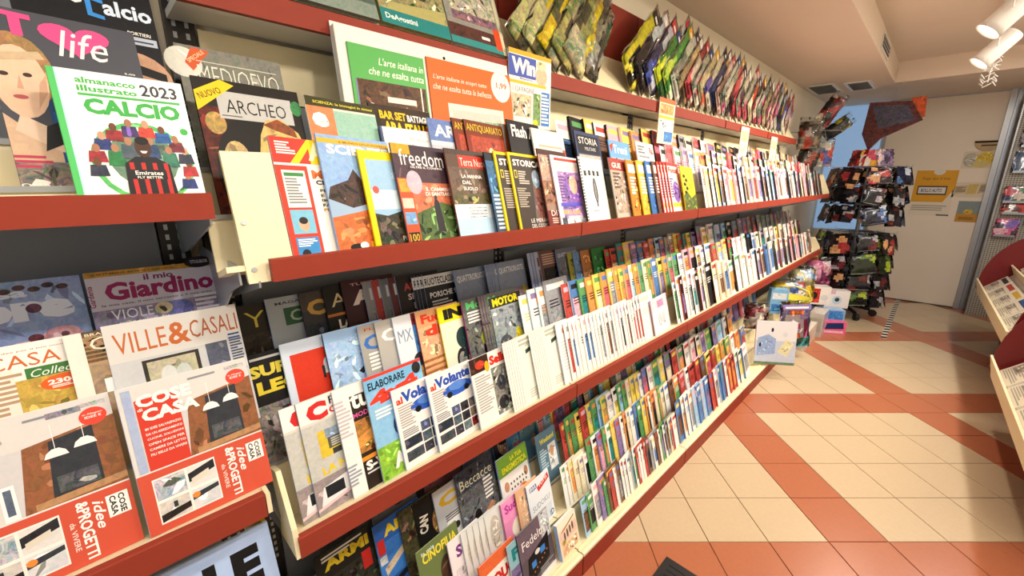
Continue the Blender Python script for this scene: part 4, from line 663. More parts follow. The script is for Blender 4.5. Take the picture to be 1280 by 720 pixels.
mag('B1', .99, c, 'hi-fi magazine with black amplifier on the cover, on the base ledge', phi=6)
c = Cover(.15, .165, 'f0dcc0', '9cb8ea', [r_(0, .8, 1, 1, 'f4ecd8'), p_([(.1, .72), (.9, .9), (.9, .86), (.1, .68)], 'a05a3c'), r_(.05, .4, .95, .72, 'e8c8b8', .2)]+[e_(.3+.15*i, .55+.03*i, .045, .12, '5a5048') for i in range(4)]+[r_(.1, .05, .9, .35, 'e0b890', .5), e_(.22, .42, .1, .07, 'b8a030', .3)])
mag('B1', 1.221, c, 'small thick cream picture puzzle booklet standing alone on the base ledge', phi=6, t=.02, cat='puzzle book', name='puzzle_book')

# ================================================================== FANNED RUNS TOWARDS THE FAR END
CN = {'white': 'f4f1ec', 'cream': 'efe2c4', 'pink': 'f0b4c4', 'yellow': 'ead468', 'red': 'c04a42', 'blue': '5582bf', 'black': '1c1c20', 'green': '5f9f62', 'orange': 'e09a54', 'light blue': 'a8cbea', 'purple': '8f7cb0', 'grey': '9a9ca2', 'brown': '7a5440', 'teal': '2c8a8c', 'rose': 'dc6a78'}
class Gen: pass
_gc = {}
def gen(w, h, base, head, v):
    k = (w, h, base, head, v)
    if k in _gc: return _gc[k]
    rnd = random.Random(hash(k) % 9999 if False else sum(ord(q) for q in base+head)*7+v*131+int(h*1000))
    B, Hd = CN[base], CN[head]
    def P(l, u0, v0, u1, v1): return [(u0*w, -LAY*l, v0*h), (u1*w, -LAY*l, v0*h), (u1*w, -LAY*l, v1*h), (u0*w, -LAY*l, v1*h)]
    F = []
    F.append((P(1, 0, 0, 1, 1), B, .22))
    F.append((P(2, .10, .84, .7+.2*rnd.random(), .93), Hd, 0))
    F.append((P(2, .08, .1+.1*rnd.random(), .94, .6+.18*rnd.random()), B if rnd.random() < .5 else rnd.choice(list(CN.values())), .8))
    for i in range(3): F.append((P(3, .12, .66-.05*i, .4+.3*rnd.random(), .68-.05*i), Hd if v else Bk, 0))
    if v: F.append((P(3, .62, .05, .9, .3), rnd.choice(list(CN.values())), .5))
    _gc[k] = (F, B, Hd); return _gc[k]
_gm = {}
def gen_mesh(w, h, t_, base, head, v, n, side):
    k = (w, h, t_, base, head, v, n, side)
    if k in _gm: return _gm[k]
    F, B, Hd = gen(w, h, base, head, v)
    m = MB(); c_ = .0006; sp = CN[side]
    m.box(0, 0, 0, w, c_, h, B); m.box(0, t_-c_, 0, w, t_, h, B); m.box(.0008, c_, .002, w-.002, t_-c_, h-.002, 'f3f0e8')
    for j in range(n):
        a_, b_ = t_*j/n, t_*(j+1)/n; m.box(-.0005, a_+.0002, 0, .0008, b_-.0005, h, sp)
        if j == 0 and v == 1: m.face([(-.0008, b_-.0005, h*.72), (-.0008, a_+.0002, h*.72), (-.0008, a_+.0002, h*.9), (-.0008, b_-.0005, h*.9)], Hd)
    for p, cc, mo in F: m.face(p, cc, mo)
    _gm[k] = m.data('magazine', PRINT); return _gm[k]
def fill(row, y0, y1, pitch, pal, sizes, cat='magazine', name='magazine', seed=1, ph=8, tmax=.014, sides=None, heads=None):
    rnd = random.Random(seed); y = y0; ps = .02
    while y < y1:
        s = pitch(y)*rnd.uniform(.75, 1.3); w, h = rnd.choice(sizes)
        base = rnd.choice(pal) if rnd.random() > (.22 if cat == 'puzzle book' else 0) else 'white'; head = rnd.choice(heads) if heads else rnd.choice([q for q in ('red', 'blue', 'black', 'yellow', 'green', 'purple', 'orange', 'white', 'pink') if q != base])
        side = rnd.choice(sides) if sides and rnd.random() < .75 else base  # black sides put the shadow gaps between magazines into the spine colour
        t_ = max(.0014, math.floor(min(tmax, ps*math.sin(R(ph))*.84-.0006)*5000)/5000); n = max(1, int(t_/.004))
        if s > w*1.02: s = w*1.02
        if y+w > y1+.12: break
        o = link(name, gen_mesh(w, h, t_, base, head, rnd.randint(0, 1), n, side))
        o.matrix_world = rowM(row, y, 0, R(ph), .0012)
        tag(o, f'{base} {cat} with {head} masthead' + (f' and {side} painted side' if side != base else '') + f', {PH[row]}', cat, f'{cat}s in the {PH[row]}')
        y += s; ps = s
def ramp(a, b, ya, yb): return lambda y: a+(b-a)*min(1, max(0, (y-ya)/(yb-ya)))
BIGS = [(.2, .275), (.2, .265), (.205, .285), (.19, .25)]; MED = [(.17, .24), (.16, .22), (.19, .25)]; SML = [(.14, .21), (.15, .2), (.13, .185)]
PALE = ['white', 'white', 'white', 'cream', 'white', 'pink', 'light blue', 'white', 'rose', 'white', 'white']
YE_ = 6.22
fill('U1', 2.64, YE_, ramp(.06, .15, 2.6, 4.6), PALE+['black', 'cream'], BIGS, seed=3, sides=['black', 'white', 'black'])  # mostly black sides: gap shade painted onto the spines
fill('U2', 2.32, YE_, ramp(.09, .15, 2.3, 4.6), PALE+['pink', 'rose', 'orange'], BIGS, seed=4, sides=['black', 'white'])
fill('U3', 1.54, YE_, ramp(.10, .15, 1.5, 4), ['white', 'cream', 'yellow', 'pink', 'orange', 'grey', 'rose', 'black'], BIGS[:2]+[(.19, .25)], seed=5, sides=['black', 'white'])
fill('M1', 1.345, 2.06, lambda y: .029, ['white'], [(.19, .25), (.19, .24)], seed=6, tmax=.007, sides=['white', 'white', 'white', 'cream'], heads=['grey', 'cream', 'light blue', 'pink'])
c = Cover(.26, .2, 'f0d6e4', 'e0c0d8', [r_(.0, .0, 1, .62, 'f6f2f2', .08), T('PUZZLE', .35, .72, .4, .14, 'b04a8a', b=.02) if False else r_(.35, .70, .75, .9, 'd890b8', .3), e_(.4, .35, .12, .2, 'd8d0d4', .3), e_(.65, .35, .12, .2, 'd8d0d4', .3)])
mag('M1', 2.10, c, 'wide pink and white puzzle magazine standing face out on the middle shelf', phi=8)
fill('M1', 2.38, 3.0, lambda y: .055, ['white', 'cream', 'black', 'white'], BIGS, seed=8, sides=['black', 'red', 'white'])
fill('M1', 3.0, YE_, ramp(.11, .17, 3, 4.6), ['white', 'white', 'cream', 'white', 'pink', 'white', 'white', 'yellow', 'red', 'white', 'blue'], BIGS, seed=9, sides=['black', 'white', 'black', 'brown'])  # black sides paint the shaded gaps of this run too
fill('M2', 1.20, 1.46, lambda y: .052, ['white', 'grey', 'light blue', 'white', 'black'], BIGS, seed=10, sides=['white', 'light blue'])
fill('M2', 1.48, 2.7, lambda y: .058, ['orange', 'yellow', 'blue', 'yellow', 'white', 'cream', 'orange', 'red', 'white', 'green'], [(.18, .265), (.17, .255), (.18, .25)], seed=11, sides=['white', 'yellow'])
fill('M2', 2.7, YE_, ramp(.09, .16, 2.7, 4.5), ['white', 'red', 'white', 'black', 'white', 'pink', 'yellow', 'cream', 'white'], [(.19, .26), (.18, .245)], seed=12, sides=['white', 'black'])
fill('M3', 2.02, 3.3, ramp(.062, .08, 2, 3.3), ['green', 'blue', 'red', 'purple', 'yellow', 'brown', 'light blue', 'grey', 'orange', 'teal'], [(.17, .25), (.16, .24), (.17, .23)], seed=13)
fill('M3', 3.3, YE_, ramp(.12, .16, 3.3, 4.5), ['grey', 'black', 'purple', 'grey', 'brown', 'light blue', 'white'], [(.19, .265), (.18, .25)], seed=14)
PALEX = ['white', 'cream', 'white']
KID = ['yellow', 'blue', 'green', 'red', 'orange', 'white', 'light blue', 'cream', 'pink', 'teal', 'purple']
TB = dict(cat='puzzle book', name='puzzle_book')
YB = 4.15
fill('B1', 1.40, 1.62, lambda y: .04, ['green', 'light blue', 'purple', 'green'], SML, seed=20, tmax=.008, **TB)
fill('B1', 1.62, 2.42, lambda y: .034, ['white', 'white', 'cream', 'red', 'green', 'white', 'grey', 'brown'], SML+[(.15, .22)], seed=21, tmax=.007, sides=['blue', 'white', 'black'], **TB)
fill('B1', 2.44, 3.0, lambda y: .06, ['teal', 'white', 'light blue', 'blue'], [(.17, .27), (.17, .265)], seed=22, sides=['blue', 'white'], **TB)
fill('B1', 3.0, 3.62, lambda y: .07, ['red', 'red', 'white', 'light blue', 'blue'], [(.17, .27), (.18, .28)], seed=23, sides=['white', 'red'], **TB)
fill('B1', 3.62, YB-.3, lambda y: .1, ['white', 'light blue', 'teal'], [(.19, .27)], seed=24, sides=['blue', 'white'], **TB)
fill('B2', 1.40, 1.6, lambda y: .035, ['white', 'brown', 'cream'], SML, seed=25, tmax=.007, **TB)
fill('B2', 1.62, 2.5, lambda y: .042, ['orange', 'yellow', 'blue', 'purple', 'white', 'cream', 'green', 'green', 'yellow', 'white'], [(.16, .25), (.15, .24)], seed=26, **TB)
fill('B2', 2.5, YB, ramp(.07, .12, 2.5, 3.6), ['red', 'orange', 'blue', 'white', 'green', 'yellow', 'brown', 'white'], [(.17, .25), (.16, .24)], seed=27, **TB)
fill('B3', 1.54, 2.4, lambda y: .05, ['yellow', 'green', 'yellow', 'light blue', 'white', 'red', 'cream'], [(.16, .25), (.17, .26)], seed=28, **TB)
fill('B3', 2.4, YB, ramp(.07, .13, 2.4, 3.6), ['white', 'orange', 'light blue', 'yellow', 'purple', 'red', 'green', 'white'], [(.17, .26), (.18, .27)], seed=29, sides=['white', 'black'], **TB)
fill('B4', 1.46, 2.6, lambda y: .06, ['blue', 'green', 'brown', 'teal', 'purple', 'black', 'yellow', 'light blue'], [(.16, .26), (.17, .27)], seed=30, **TB)
fill('B4', 2.6, 5.2, ramp(.08, .14, 2.6, 3.6), ['blue', 'purple', 'light blue', 'rose', 'black', 'grey', 'white'], [(.17, .27), (.17, .25)], seed=31, **TB)

# ================================================================== SPOTLIGHTS, ADDED FILL LAMPS AND ORNAMENT
tr_ = empty('lamp_track', (.10, 2.4, 3.06)); tag(tr_, 'white ceiling track carrying the spotlights in the recess', 'track')
m = MB(); m.box(-.018, -3.3, 0, .018, 3.3, .04); m.build('rail', WHITEP, tr_)
def spot_lamp(y, lab, aim):
    g = empty('spotlight', (.10, y, 3.06)); tag(g, lab, 'spotlight', 'track spotlights')
    m = MB(); m.box(-.016, -.07, -.03, .016, .07, 0); m.build('adapter', WHITEP, g)
    m = MB(); m.tube([(0, 0, -.03), (0, 0, -.27)], .010, 10); m.build('stem', WHITEP, g)
    d = (Vector(aim)-Vector((.10, y, 2.72))).normalized(); q = Vector((0, 0, -1)).rotation_difference(d).to_matrix().to_4x4()
    hd = MB(); n = 20; prof = [(.0, .115), (.05, .115), (.058, .10), (.06, -.08), (.066, -.12), (.062, -.12), (.055, -.10)]
    V = []; F = []
    for rr, z in prof: V += [(rr*math.cos(2*math.pi*k/n), rr*math.sin(2*math.pi*k/n), z) for k in range(n)]
    for i in range(len(prof)-1):
        for k in range(n): F.append((i*n+k, i*n+(k+1) % n, (i+1)*n+(k+1) % n, (i+1)*n+k))
    hd.mesh(V, F); h = hd.build('lamp_head', WHITEP, g, True); h.matrix_local = Matrix.Translation((0, 0, -.34)) @ q @ Matrix.Scale(1.05, 4)
    l = MB(); l.mesh([(.054*math.cos(2*math.pi*k/n), .054*math.sin(2*math.pi*k/n), -.104) for k in range(n)], [list(range(n))[::-1]]); l = l.build('lens', LENS, h)
    yk = MB(); yk.tube([(0, .0, -.25), (0, .08, -.26), (0, .084, -.34)], .006, 6); yk.tube([(0, .0, -.25), (0, -.08, -.26), (0, -.084, -.34)], .006, 6); yk.build('yoke', WHITEP, g)
    L = bpy.data.lights.new('spot', 'SPOT'); L.energy = SPOT_W[SPOT_Y.index(y)]; L.spot_size = R(125); L.spot_blend = .8; L.shadow_soft_size = .05; L.color = (1, .88, .72)
    o = bpy.data.objects.new('spot', L); COL.objects.link(o); o.parent = h; o.location = (0, 0, -.13)
for i, yy in enumerate(SPOT_Y):
    spot_lamp(yy, ['white cylinder spotlight on the track, first before the star ornament', 'white cylinder spotlight on the track, second before the star ornament'][5-i] if i >= 4 else 'white cylinder spotlight on the ceiling track above the near aisle', (-1.05, yy-.30, 1.25))
for yy in FILL_Y:  # housings and glowing tubes for the added fill lights, out of view
    g = empty('fill_lamp', (.8, yy, 3.1)); tag(g, 'added white fill lamp out of view on the recess ceiling', 'lamp', 'added ceiling fill lamps')
    m = MB(); m.box(-.05, -.6, -.06, .05, .6, 0); m.build('housing', WHITEP, g)
    m = MB(); m.tube([(0, -.57, -.07), (0, .57, -.07)], .013, 8); m.build('tube', LENS, g)
g = empty('star_ornament', (.11, 5.6, 2.7)); tag(g, 'small white openwork star ornament hanging near the spotlights', 'ornament')
m = MB()
for k in range(9):
    a_ = 2*math.pi*k/9; d = Vector((math.cos(a_)*.05, math.sin(a_)*.05, .045*math.sin(3*a_))); m.tube([-d, d], .004, 5)
for zz in (-.09, -.13, .06):
    for k in range(6): a_ = 2*math.pi*k/6; b_ = 2*math.pi*(k+1)/6; m.tube([(.05*math.cos(a_), .05*math.sin(a_), zz), (.05*math.cos(b_), .05*math.sin(b_), zz+.03*(-1)**k)], .004, 5)
m.tube([(0, 0, -.13), (0, 0, .06)], .004, 5); m.build('star', WHITEP, g)
m = MB(); m.tube([(0, 0, .05), (0, 0, .4)], .0015, 5); m.build('cord', WHITEP, g)

# ================================================================== SOFT BAGS, BOXES
def pillow(w, h, t_, col, cols, seed, mot=.7, nx=8, nz=9):
    """bagged pack: puffed crumpled body in print colours, local x width, -y front, z up"""
    rnd = random.Random(seed); V = []; F = []; m = MB()
    for s in (-1, 1):
        for j in range(nz+1):
            for i in range(nx+1):
                u, v = i/nx, j/nz; puff = (1-(2*u-1)**4)*(1-(2*v-1)**4)
                k = t_/2*puff*(1+rnd.uniform(-.35, .35)); e = .012*rnd.uniform(-1, 1)*(1 if i in (0, nx) else 0)
                V.append((u*w+e, s*(k+.0006)+t_/2, v*h+.008*rnd.uniform(-1, 1)*(1 if j == nz else 0)))
    N = (nx+1)*(nz+1)
    for s in (0, 1):
        for j in range(nz):
            for i in range(nx):
                q = [s*N+j*(nx+1)+i, s*N+j*(nx+1)+i+1, s*N+(j+1)*(nx+1)+i+1, s*N+(j+1)*(nx+1)+i]
                F.append((q if s == 0 else q[::-1], i/nx, j/nz))
    vb = len(m.v); m.v += V
    cells = [(rnd.random(), rnd.random(), c) for c in cols for _ in range(2)]
    for q, u, v in F:
        c = col
        if cols:
            d = sorted(((u-a)**2+(v-b)**2, cc) for a, b, cc in cells)[0]
            c = d[1] if d[0] < .06 else col
        m.f.append(q); m.c.append(lin(c)+(mot,)); m.m.append(0)
    # weld sides
    def side(a, b): m.f.append([a, b, b+N, a+N]); m.c.append(lin(col)+(mot,)); m.m.append(0)
    for j in range(nz): side((j+1)*(nx+1), j*(nx+1)); side(j*(nx+1)+nx, (j+1)*(nx+1)+nx)
    for i in range(nx): side(i, i+1); side(nz*(nx+1)+i+1, nz*(nx+1)+i)
    return m
def bagpack(name, lab, cat, M, w, h, t_, col, cols, seed, group=None, bag=True, header=None, mot=.7):
    o = pillow(w, h, t_, col, cols, seed, mot).build(name, PRINTB, None, True); o.matrix_world = M; tag(o, lab, cat, group)
    if bag:
        b_ = pillow(w+.012, h+.05, t_+(.005 if t_ > .01 else .001), 'ffffff', [], seed+5, 0).build('clear_bag', BAG, o, True); b_.location = (-.006, -.0025 if t_ > .01 else -.0005, -.004)
    if header:
        m = MB(); m.box(.004, -.002, h-.045, w-.004, 0, h+.01, header, .3); m.box(.03, -.0028, h-.03, w-.03, -.002, h-.012, 'f4f0e8'); m.build('header_card', PRINT, o)
    return o
def boxed(name, lab, cat, M, w, h, d, col, shapes, group=None, mot=.2):
    m = MB(); m.box(0, 0, 0, w, d, h, col, mot); o = m.build(name, PRINTB); o.matrix_world = M; tag(o, lab, cat, group)
    c = Cover(w, h, col, None, shapes, mot); link('box_print', c.print, o)
    if c.title: link('title', c.title, o)
    return o
# ---- top tray
LT = R(20)
def tray(y, z=2.214, x=-1.2435, phi=8, roll=0., depth=0., w=.2, lt=LT):
    rr = R(roll)
    return Matrix.Translation((x, y, z)) @ Matrix.Rotation(-lt, 4, 'Y') @ Matrix.Translation((-depth, 0, w*math.sin(rr)+.003)) @ Matrix.Rotation(R(90+phi), 4, 'Z') @ Matrix.Rotation(rr, 4, 'Y')
boxed('kit_box', 'added grey-green box for the shaded box sides at the start of the top tray', 'box', tray(.40, phi=0, z=2.217), .30, .36, .016, '6f7a70', [r_(0, .12, 1, .5, '5a6a62', .3), r_(0, 0, 1, .12, '8a9a90', .2)])  # added box; its grey-green stands in for shadow on box sides
boxed('kit_box', 'tractor model kit box with teal lower band on the top tray', 'box', tray(.71, phi=0, z=2.217), .25, .36, .016, '8c8a5a', [r_(0, .13, 1, .8, 'a09c70', .8), e_(.35, .42, .13, .12, '4a4834', .7), e_(.65, .42, .13, .12, '4a4834', .7), r_(.1, .5, .8, .62, '6a6848', .8), p_([(.1, .13), (.95, .13), (1, .26), (.15, .2)], 'b8b274', .1), r_(0, 0, 1, .13, '2f8a8a', .1), T('DeAgostini', .06, .03, .44, .065, 'e8f4f0', b=.03)])
boxed('kit_box', 'railway model kit box in clear plastic beside the tractor kit', 'box', tray(.965, phi=0, z=2.217), .26, .36, .016, '9a9a92', [r_(.1, .3, .9, .75, 'c0bca8', .7), r_(.1, .25, .9, .34, '8a6a78', .7), p_([(.05, .78), (.9, .7), (.9, .74), (.05, .83)], 'c83a28'), r_(.0, .06, 1, .2, '5a3a34', .4), r_(0, 0, 1, .07, '3a9494', .1), T('Hachette', .5, .09, .2, .03, Wt) if False else r_(.55, .11, .7, .14, Wt), r_(.80, .04, .92, .26, 'd8502c', .2), r_(.92, 0, .98, .9, 'd8d4b0', .1)])
OL = ['a8a468', 'c8c490', '6a6a44', 'd8c030', '8a4a34']
for i in range(5): bagpack('bagged_pack', 'olive magazine pack with toy in clear bag, leaning beside the railway kit', 'pack', tray(1.22+.085*i, roll=36, phi=5, lt=R(1), w=.17), .17, .44, .005, OL[i % 3], [OL[(i+1) % 5], OL[3], 'b8b494', '5a5440'], 40+i, 'olive toy packs on the top tray')
bagpack('bagged_pack', 'large clear bag with yellow and black toy parts before the bare red panel', 'pack', tray(1.66, roll=30, phi=4, lt=R(4)), .2, .36, .03, '8a8470', ['d8c42c', '4a4a40', 'a8a498', '3a6a4a'], 47)
PK = [('d8cc34', ['2a2a22', 'e8dc50']), ('1c1c22', ['2a2f5c', 'c8ccd4', '3a3a44']), ('34345a', ['4a5ab0', '202024', 'c8c8d0']), ('4a8a3c', ['d8dc3c', '2a5a2c', 'b8d0a8']), ('5aa04c', ['c8d85a', 'e0e8c8', '3a7a3a']), ('d0ccc0', ['d06a8a', '8a8a7c', 'e8e4d8']), ('a08a68', ['d8b45c', '5a4a38', 'c8b088']), ('a83440', ['2c2a30', 'd8c8b8', 'd85a60']), ('b0a898', ['5a4a50', 'e0d4c0', 'c05a64']), ('c8b894', ['d85a3c', 'efe4cc', '8a6a4a']), ('d8cdb8', ['6a5aa8', 'c03a34', 'efe8d8']), ('2c3a6a', ['14141c', 'c8c8d8', 'd8b03c']), ('d8b0a8', ['f0d8c8', 'c85a80', '8a6a5a'])]
NM = ['yellow', 'black', 'navy', 'green', 'leaf green', 'pale grey', 'brown', 'red', 'taupe', 'sand', 'cream', 'dark blue', 'peach']
rnd = random.Random(5); y = 2.02; i = 0
while y < 5.2:
    k = i if i < 13 else rnd.randint(5, 12); h = rnd.uniform(.42, .52)
    bagpack('bagged_pack', f'{NM[k]} bagged partwork pack leaning sideways on the top tray', 'pack', tray(y, roll=50, phi=4.5, w=.19, lt=R(1)), .19, h, .0045, PK[k][0], PK[k][1], 60+i, 'leaning partwork packs on the top tray', header=['1c1c22', 'd8d0c8', 'c03a3c', '2a3a7a', 'e0b030'][i % 5])
    y += rnd.uniform(.092, .115)*(1 if y < 3.5 else 1.25); i += 1
bagpack('bagged_pack', 'clear crumpled bag with red label rising above the leaning packs', 'pack', tray(2.40, roll=48, phi=4.5, depth=.012, w=.17, lt=R(1)), .16, .58, .004, 'd8d4cc', ['e8e4dc', 'c8404c'], 91, header='c83a4c')
# ---- hanging bags at the rack's end
HB = [(-1.05, 5.95, 2.12, .22, .30, '8a7a6a', ['c8b8a8', '4a3a34', 'd85a4a'], 'crumpled clear bag of brown toys hanging at the end of the top tray'),
      (-1.02, 6.2, 2.40, .16, .34, 'b83a3c', ['e8d8c8', '7a2a2c', '2a2a30'], 'red and white header bag sticking up at the end of the top tray'),
      (-1.0, 6.45, 2.28, .14, .30, '2a2a2c', ['d8c43c', '4a4a44'], 'black bag with yellow stripes sticking out beyond the rack'),
      (-.98, 6.32, 1.93, .24, .28, 'a88898', ['e05a4a', '5a6ac8', 'e8e0d8'], 'clear pink toy bag hanging beside the blue panel'),
      (-1.08, 6.05, 1.88, .2, .24, '3a342f', ['8a7a6a', 'b84a3a'], 'dark bundle of bagged toys under the crumpled bag')]
for i, (x, y, z, w, h, c_, cs_, lab) in enumerate(HB):
    x -= .13; y += .08
    M = Matrix.Translation((x, y, z)) @ Matrix.Rotation(R(25), 4, 'Z') @ Matrix.Rotation(R([0, 28, 50, 0, 12][i]), 4, 'Y') @ Matrix.Translation((-w/2, 0, 0))
    bagpack('hanging_bag', lab, 'toy bag', M, w, h, .07, c_, cs_, 120+i)
g = empty('hook_rail', (-1.1, 6.32, 2.2)); tag(g, 'thin metal hook arm holding the toy bags at the rack end', 'hook')
m = MB(); m.tube([(-.36, .05, .14), (.0, .05, .14), (.16, .05, .13)], .006, 6); m.tube([(-.01, .05, .14), (0, .11, .06), (0, .11, .0)], .003, 5); m.build('arm', METAL, g)
# ---- toys at the foot of the rack
def toyM(x, y, z, ang=35, lean_=12): return Matrix.Translation((x, y, z)) @ Matrix.Rotation(R(ang), 4, 'Z') @ Matrix.Rotation(R(-lean_), 4, 'X')
boxed('picture_book', 'white bagged picture book with snow scene standing on the base ledge end', 'book', toyM(-.945, 4.08, .14, 36, 8), .34, .40, .02, 'e6e8ee', [r_(0, 0, 1, .55, 'c8d4ea', .2), p_([(.05, .2), (.5, .25), (.5, .6), (.3, .7), (.05, .6)], '9ab4e0', .3), p_([(.55, .3), (.8, .2), (.95, .5), (.75, .6)], 'e4e0b8', .3), e_(.4, .8, .03, .05, '2a3040'), e_(.12, .45, .03, .05, '2a3040'), r_(0, 0, 1, .06, '6a8a6a', .4), e_(.72, .7, .06, .05, 'd8dce8')], mot=.1)
bagpack('toy_bag', 'lilac and orange toy bag standing on the floor before the rack', 'toy bag', toyM(-.86, 4.70, .14, 48), .30, .42, .06, 'a89ac8', ['d8703c', 'e8d8e0', '3c8a8a', 'c85a8a', 'efe0c0'], 201, header='8a7ab8')
bagpack('toy_bag', 'dark red net bag of small toys on the rack steps', 'toy bag', toyM(-1.12, 4.35, .36, 30), .20, .22, .12, '8a2a34', ['c8a8a0', '5a1a24', 'e0d0c8'], 202)
bagpack('toy_bag', 'pale blue and yellow toy bag on the upper rack step', 'toy bag', toyM(-1.15, 5.35, .44, 30), .34, .22, .14, 'c0d0e8', ['e8cc3c', '5a7ac8', 'e05a3c', 'efe8e0'], 203)
bagpack('toy_bag', 'clear bag with yellow toys on the rack steps', 'toy bag', toyM(-1.05, 5.72, .42, 30), .26, .34, .14, 'e0d4a8', ['d8b83c', 'c8d4e4', '8ab0d8'], 204)
bagpack('toy_bag', 'magenta toy bag hanging under the end of the middle shelf', 'toy bag', toyM(-1.0, 6.35, .45, 30), .26, .34, .14, 'd06a9a', ['e8b0c8', '8a3a6a', 'f0e0e8'], 205)
bagpack('toy_bag', 'brown and orange bundle of packs under the rack end', 'toy bag', toyM(-1.15, 6.4, .70, 30), .28, .32, .14, '7a5a44', ['c88a5a', '3a2c28', 'd8c8b0'], 206)
g = empty('toy_basket', (-.92, 5.18, .44)); tag(g, 'yellow plastic toy basket in clear wrap on the rack steps', 'basket')
m = MB(); n = 18
V = []
for rr, z in ((.10, 0), (.13, .10), (.14, .12), (.125, .115), (.09, .01)): V += [(rr*1.2*math.cos(2*math.pi*k/n), rr*math.sin(2*math.pi*k/n), z) for k in range(n)]
m.mesh(V, [(i*n+k, i*n+(k+1) % n, (i+1)*n+(k+1) % n, (i+1)*n+k) for i in range(4) for k in range(n)]+[list(range(4*n, 5*n))], 'd8cc4c', .15); m.build('basket', PRINTB, g, True)
m = MB(); m.tube([(-.16, 0, .11), (-.12, 0, .2), (0, 0, .24), (.12, 0, .2), (.16, 0, .11)], .008, 6, 'e0d870'); m.build('handle', PRINTB, g, True)
def tb(lab, x, y, z, w, h, d, col, shapes, ang=30): return boxed('toy_box', lab, 'toy box', toyM(x, y, z, ang, 0), w, h, d, col, shapes, mot=.25)
tb('light blue toy box beside the yellow basket', -1.06, 4.85, .42, .16, .26, .10, '8ac0e8', [r_(.1, .6, .9, .85, 'e8f0f8', .3), r_(.1, .1, .9, .4, '4a8ad0', .5)])
tb('white toy box with red and black picture near the spinning stand', -.92, 6.05, .30, .22, .22, .14, 'f0ece8', [r_(0, .1, .5, .9, 'c83a2c', .5), e_(.25, .5, .14, .2, '2a2420', .3), e_(.72, .4, .18, .16, 'd8dce4', .2)])
tb('white window box with doll accessory beside the spinning stand', -.80, 6.35, .22, .26, .22, .12, 'f2f0f0', [e_(.5, .45, .2, .25, 'c8dce8', .2), e_(.5, .48, .1, .12, '3a3a44', .3), r_(0, .8, .4, 1, 'e0b8c8', .3)])
tb('pale blue toy box under the white boxes', -.86, 6.1, .10, .34, .14, .14, '9cc0ea', [r_(.5, .1, .95, .9, '4a90e0', .3)])
tb('pink toy box with dark blue screen lying on the floor', -.72, 5.95, 0, .24, .15, .10, 'e86a98', [p_([(.1, .35), (.9, .45), (.85, .95), (.15, .85)], '22346a', .1), r_(.1, .08, .9, .25, 'f0c8d8', .3)])
tb('low white carton on the floor against the rack plinth under the toys', -.84, 5.12, 0, .10, .20, .55, 'e4dcd0', [r_(.1, .2, .9, .8, 'd8ccb8', .2)], ang=0)
tb('grey carton on the floor against the rack plinth', -.84, 5.75, 0, .14, .28, .30, 'c8c4c0', [r_(.1, .2, .9, .8, 'b8b0a8', .2)], ang=0)

# ================================================================== SPINNING STAND WITH PACKETS
SX, SY = -.70, 7.1
sp = empty('spinner_rack', (SX, SY, 0)); tag(sp, 'tall spinning wire stand on castors hung with shiny packets', 'stand')
m = MB(); m.tube([(0, 0, .1), (0, 0, 2.12)], .022, 12); m.build('pole', METAL, sp)
for k in range(5):
    a_ = 2*math.pi*k/5+.3; e = (math.cos(a_)*.34, math.sin(a_)*.34)
    m = MB(); m.tube([(0, 0, .14), (e[0]*.9, e[1]*.9, .09)], .022, 8); leg = m.build('leg', DARK, sp)
    m = MB(); m.tube([(e[0]-.02*math.sin(a_), e[1]+.02*math.cos(a_), .045), (e[0]+.02*math.sin(a_), e[1]-.02*math.cos(a_), .045)], .045, 14); m.build('castor', DARK, leg)
TZ = [1.93, 1.70, 1.47, 1.12, .88, .64, .42]
for z in TZ:
    m = MB(); n = 24; rg = .20
    m.tube([(rg*math.cos(2*math.pi*k/n), rg*math.sin(2*math.pi*k/n), z) for k in range(n+1)], .006, 6)
    for k in range(4): a_ = math.pi/4+math.pi/2*k; m.tube([(0, 0, z), (rg*math.cos(a_), rg*math.sin(a_), z)], .006, 6)
    m.build('ring', METAL, sp)
    for k in range(9):
        a_ = 2*math.pi*k/9+.2; m = MB(); m.tube([(rg*math.cos(a_), rg*math.sin(a_), z), (.40*math.cos(a_), .40*math.sin(a_), z-.005), (.405*math.cos(a_), .405*math.sin(a_), z+.02)], .0035, 5); m.build('hook', METAL, sp)
SPK = [('101014', ['1c1c26', '2a2a30', '6a2a2c', 'a8a8b0']), ('1c2440', ['5a78b0', 'c8d4e4', '14141c']), ('2a1c20', ['a83a3a', 'd8a878', '1a1a1c']), ('d8c8d0', ['b07ab8', 'e8e0e8', 'd85a6a']), ('24301c', ['a8c03c', '1a1a1c', '5a7a3a'])]
SN = ['black', 'dark blue', 'dark red', 'pale lilac', 'dark green']
rnd = random.Random(9); q = 0
for ti, z in enumerate(TZ):
    for k in range(9):
        a_ = 2*math.pi*k/9+.2
        if math.sin(a_-R(40)) > .80: continue                      # the wall side cannot be seen
        for d in (.30, .38):
            ci = rnd.choice([0, 0, 1, 2, 0, 4]) if not (ti == 0 and d > .35) else rnd.choice([2, 3, 3, 1])
            h = rnd.uniform(.19, .25); w = rnd.uniform(.16, .19) if d < .35 else rnd.uniform(.20, .25)
            M = Matrix.Translation((SX+d*math.cos(a_), SY+d*math.sin(a_), z-.018)) @ Matrix.Rotation(a_+R(90), 4, 'Z') @ Matrix.Rotation(R(rnd.uniform(-12, 12)), 4, 'Y') @ Matrix.Rotation(R(-14), 4, 'X') @ Matrix.Translation((-w/2, -.012, -h))
            bagpack('hanging_packet', f'{SN[ci]} shiny packet hanging on the spinning stand', 'packet', M, w, h, .022, SPK[ci][0], SPK[ci][1], 300+q, 'packets on the spinning stand', bag=False, mot=.9); q += 1
